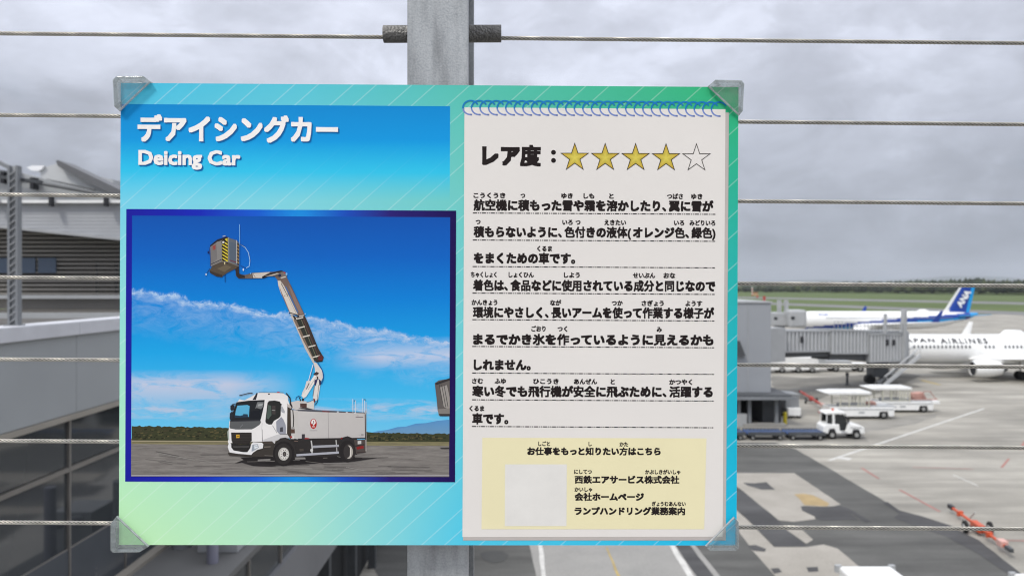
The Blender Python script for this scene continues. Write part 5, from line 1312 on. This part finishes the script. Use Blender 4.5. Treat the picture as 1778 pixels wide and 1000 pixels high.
def dollies():
    def make(lbl, x, y):
        t = thing('baggage_dolly', lbl, 'dolly', (x, y, 0), 0, 'flat dollies behind the tractor')
        MB().box(-1.42, 1.42, -.78, .78, .46, .58).build('deck', BLUEP, t, bevel=.02)
        MB().box(-1.45, 1.45, -.82, -.78, .40, .66).build('side_rail', DGREY, t); MB().box(-1.45, 1.45, .78, .82, .40, .66).build('side_rail', DGREY, t)
        for i in range(10): MB().tube((-1.3 + i * .29, -.76, .61), (-1.3 + i * .29, .76, .61), .05, 8).build('roller', MATS.get('roller_blue') or mat('roller_blue', (.14, .18, .26), .35, .5), t, smooth=True)
        MB().box(-1.2, 1.2, -.1, .1, .28, .46).build('spine', BLACK, t)
        for wx in (-1.05, 1.05):
            for s in (-.62, .62): wheel(t, wx, s, .22, .14)
        MB().obox((1.42, 0, .42), (1.75, 0, .36), .06, .06).build('draw_bar', BLACK, t)
        return t
    y = G(1400, 765).y + .8
    s = y / F
    for px, lb in ((1395, 'flat blue roller dolly hitched directly behind the white tractor'), (1326, 'flat blue roller dolly second behind the white tractor'), (1258, 'flat blue roller dolly furthest behind the tractor, half hidden by the sign')):
        make(lb, (px - CXP) * s, y)
dollies()
def loader(lbl, px, py, k, load):
    p = G(px, py); t = thing('baggage_loader', lbl, 'loader', (p.x, p.y + 1.0, 0), 0, 'white canopied baggage loaders'); 
    side_prism([(-2.6, .34), (-2.6, 1.02), (2.95, 1.02), (3.0, .9), (2.95, .24), (2.5, .24), (2.4, .66), (1.7, .66), (1.6, .24), (-2.4, .24)], -1.0, 1.0, t, 'body', WHITE, .03)
    MB().box(-2.5, 2.9, -1.03, -1.0, .84, .9).build('rubbing_strip', LGREY, t); MB().box(-1.6, .6, -.25, .25, 1.02, 1.3).build('inner_locker', LGREY, t)
    side_prism([(-3.2, 2.34), (-2.7, 2.14), (.85, 2.14), (.98, 2.24), (.9, 2.40), (-2.0, 2.42)], -1.05, 1.05, t, 'canopy_roof', WHITE, .05)
    CRM = MATS.get('cream_frame') or mat('cream_frame', (.55, .54, .45), .5)
    for s in (-.93, .93):
        for x in (-1.75, -.95, -.15, .12, .40, .78): MB().box(x - .045, x + .045, s - .03, s + .03, 1.05, 2.12).build('post', CRM, t)
        for z in (1.15, 1.6, 2.05): MB().box(-1.75, .78, s - .02, s + .02, z - .025, z + .025).build('rail', CRM, t)
    MB().box(.9, 2.95, -.85, .85, 1.02, 1.14).build('cargo_bed', LGREY, t)
    if load:
        b = MB(); b.obox((.9, -.5, 1.16), (3.6, -.5, 1.2), .1, .1); b.obox((3.5, -.5, 1.18), (2.9, -.5, 1.95), .06, .06, up=(0, 1, 0)); b.obox((2.3, -.5, 1.95), (3.0, -.5, 1.95), .06, .06); b.obox((2.3, -.5, 1.2), (2.3, -.5, 1.95), .06, .06, up=(0, 1, 0)); b.build('red_frame', PINK, t)
        side_prism([(1.3, 1.14), (1.5, 1.75), (2.4, 1.85), (2.7, 1.3), (2.8, 1.14)], -.3, .5, t, 'covered_load', PINK, .1)
        MB().box(2.9, 3.7, -.8, .8, .82, 1.06).build('tail_deck', WHITE, t)
    else:
        side_prism([(.95, 1.14), (1.1, 1.4), (1.6, 1.45), (1.75, 1.14)], -.4, .4, t, 'covered_load', PINK, .06)
        MB().box(2.6, 3.35, -.6, .6, .95, 1.05).build('tail_deck', LGREY, t)
    MB().box(-3.3, -2.6, -.12, .12, .42, .54).build('draw_bar', RED, t)
    for x in (-1.6, 2.05):
        for s in (-.86, .86): wheel(t, x, s, .36, .24)
    MB().box(-.15, .35, -1.02, -1.0, .52, .66).build('number_plate', LGREY, t)
    t.scale = (k, k, k); return t
loader('white canopied baggage loader behind the tractor, nearer of the two', 1494, 727.5, 1.02, False)
loader('white canopied baggage loader with a faded red load, further of the two', 1566, 716.5, 1.0, True)
def bollard():
    p = G(1363, 737); t = thing('bollard', 'yellow bollard in front of the dark shelter', 'bollard', p)
    b = MB(); b.path([(0, 0, 0), (0, 0, 1.02), (0, 0, 1.09)], [.16, .16, .09], 16); b.build('tube', YELLOW, t, smooth=True); b = MB(); b.path([(0, 0, 0), (0, 0, .05)], [.26, .24], 16); b.build('base', DGREY, t, smooth=True)
bollard()
def cage_cart():
    p = G(1380, 727); t = thing('cage_cart', 'grey ribbed cage cart with a white front beside the yellow bollard', 'cart', (p.x, p.y + .7, 0))
    MB().box(-.62, .62, -.1, 1.6, .8, 2.05).build('cage', MGREY, t, bevel=.02)
    for i in range(7): MB().box(-.56 + i * .18, -.50 + i * .18, -.14, -.1, .82, 2.0).build('rib', LGREY, t)
    side_prism([(-.75, 2.05), (-.6, 2.25), (.6, 2.15), (.66, 2.05)], -.15, 1.65, t, 'top', LGREY)
    MB().box(-.55, .6, -.6, -.15, .25, .95).build('front_box', WHITE, t, bevel=.05)
    MB().box(-.6, .6, -.1, 1.5, .3, .8).build('chassis', DGREY, t)
    for x in (-.5, .5):
        for y in (-.3, 1.3): wheel(t, x, y, .22, .12)
cage_cart()
def towbar(label, a, c, lift, m, size=1.0):
    p0, p1 = G(*a), G(*c); mid = (p0 + p1) / 2; mid.z = 0; dd = p1 - p0; Lb = dd.length; ang = math.atan2(dd.y, dd.x)
    t = thing('tow_bar', label, 'tow bar', mid, ang); h = .42 * size
    MB().tube((-Lb / 2 + .5, 0, h), (Lb / 2 - .5, 0, h), .085 * size, 12).build('tube', m, t, smooth=True)
    MB().box(-Lb / 2, -Lb / 2 + .55, -.10, .10, h - .1, h + .1).build('head', BLACK, t, bevel=.02)
    MB().box(Lb / 2 - .55, Lb / 2, -.09, .09, h - .09, h + .09).build('head', DGREY, t, bevel=.02)
    MB().box(Lb / 2 - 1.2, Lb / 2 - .7, -.16, .16, h - .1, h + .18).build('shear_box', MATS.get('pale_pink') or mat('pale_pink', (.6, .35, .3), .5), t, bevel=.02)
    MB().box(-.5, .5, -.16, .16, h - .2, h + .16).build('axle_box', m, t, bevel=.03)
    MB().tube((0, -.55, .3), (0, .55, .3), .05, 8).build('axle', BLACK, t, smooth=True)
    for s in (-.55, .55): wheel(t, 0, s, .30, .16)
    for x in (-Lb * .3, Lb * .18): MB().box(x - .1, x + .1, -.13, .13, h - .12, h + .12).build('collar', m, t)
    MB().tube((-1.2, .12, h + .05), (-.6, .12, h + .5), .03, 6).build('handle', RIM, t, smooth=True)
towbar('long orange tow bar on two wheels lying on the open apron', (1648, 889), (1757, 970), 0, ORANGE, .85)
towbar('red tow bar lying between the shelter and the loaders', (1388, 687), (1432, 716), 0, RED, 1.3)
def van(label, px0, px1, py, hgt):
    Y = (CAMZ - hgt) * F / (py - HZ); x0, x1 = (px0 - CXP) * Y / F, (px1 - CXP) * Y / F; w = x1 - x0; ln = 4.6
    t = thing('white_van', label, 'van', ((x0 + x1) / 2, Y - ln, 0), R(0))
    def lp(pts, xa, xb, name, m, bev=.06):
        b = MB(); b.prism([(xa, y, z) for y, z in pts], (xb - xa, 0, 0)); return b.build(name, m, t, bevel=bev)
    lp([(0, .35), (0, 1.0), (.7, 1.15), (1.3, hgt - .15), (1.6, hgt), (ln, hgt), (ln, .35)], -w / 2, w / 2, 'body', WHITE, .08)
    lp([(.78, 1.2), (1.3, hgt - .2), (1.28, hgt - .2), (.74, 1.2)], -w / 2 + .1, w / 2 - .1, 'windscreen', DARKGL, 0)
    for i in range(4): MB().box(-w / 2 + .2, w / 2 - .2, 1.9 + i * .6, 1.96 + i * .6, hgt, hgt + .03).build('roof_rib', WHITE, t)
    for s in (-1, 1):
        b = MB(); b.box(s * w / 2 - .01, s * w / 2 + .01, 1.4, 2.3, 1.2, hgt - .25); b.build('side_window', DARKGL, t)
        for y in (.9, 3.7):
            q = MB(); q.path([(s * (w / 2 - .12) - .1, y, .34), (s * (w / 2 - .12) + .1, y, .34)], [.34, .34], 18); q.build('wheel', TYRE, t, smooth=True)
        MB().box(s * w / 2 + s * .02 - .1, s * w / 2 + s * .02 + .1, ln - .12, ln + .02, hgt - .2, hgt + .04).build('roof_lamp', LGREY, t)
van('white van roof in the bottom of the view below the pale patches', 1455, 1546, 981.5, 2.3)
van('white vehicle roof at the bottom right corner below the tow bar', 1757, 1850, 994, 2.1)
def service_truck(label, px, py, kind):
    p = G(px, py); t = thing('service_truck', label, 'truck', (p.x, p.y + 1.2, 0), 0, 'white service vehicles behind the jet bridge')
    if kind == 0:
        side_prism([(-4.2, .4), (-4.2, 1.2), (-3.6, 1.9), (-2.4, 2.0), (-1.6, 2.5), (-.2, 2.55), (.5, 2.2), (3.9, 2.15), (4.2, 1.2), (4.2, .4)], -1.1, 1.1, t, 'body', WHITE, .1)
        side_prism([(-3.5, 1.3), (-3.0, 1.75), (-2.5, 1.8), (-2.5, 1.3)], -1.12, 1.12, t, 'cab_window', DARKGL)
        ws = (-3.1, -.9, 1.3, 3.2)
    else:
        side_prism([(-4.5, .55), (-4.5, 1.15), (4.5, 1.15), (4.5, .6), (2.5, .5)], -1.0, 1.0, t, 'flat_bed', WHITE, .05)
        side_prism([(-4.4, 1.15), (-4.2, 2.0), (-2.4, 2.1), (-1.2, 1.6), (2.2, 1.5), (2.4, 1.15)], -.9, .9, t, 'covered_load', LGREY, .1)
        ws = (-3.2, .0, 3.4)
    for x in ws:
        for s in (-.95, .95): wheel(t, x, s, .48, .3)
    return t
service_truck('white rounded service truck half hidden behind the gate tower', 1370, 648, 0)
service_truck('low white flatbed parked behind the jet bridge stairs', 1452, 646, 1)
def marker_post():
    p = G(1471, 668); t = thing('marker_post', 'dark slender post standing under the jet bridge', 'post', p)
    b = MB(); b.path([(0, 0, 0), (0, 0, .08), (0, 0, .1), (0, 0, 1.5)], [.35, .33, .15, .12], 12); b.build('shaft', DGREY, t, smooth=True)
    MB().box(-.18, .18, -.06, .06, 1.1, 1.5).build('plate', BLACK, t)
marker_post()
def nav_mast():
    p = G(1306, 513.5); t = thing('antenna_mast', 'small orange and white antenna mast with hut on the far grass', 'mast', p)
    for k in range(6): MB().box(-.5, .5, -.5, .5, k * 1.6, (k + 1) * 1.6).build('mast_band', ORANGE if k % 2 == 0 else WHITE, t)
    MB().box(.8, 6, -2, 2, 0, 3.2).build('hut', mat('tan_hut', (.5, .33, .18), .7), t); MB().box(.6, 6.2, -2.2, 2.2, 3.2, 3.6).build('hut_roof', ORANGE, t)
nav_mast()
def marker(px, py, h):
    p = G(px, py); t = thing('red_marker', 'small red marker board on the grass, ' + ('nearer the mast' if px < 1320 else 'nearer the gate tower roof'), 'marker', p, 0)
    MB().box(-.9, .9, -.1, .1, .4, h).build('board', RED, t); MB().box(-.1, .1, -.08, .08, 0, .4).build('stake', DGREY, t)
marker(1315, 517.5, 2.4); marker(1327, 526, 4.6)
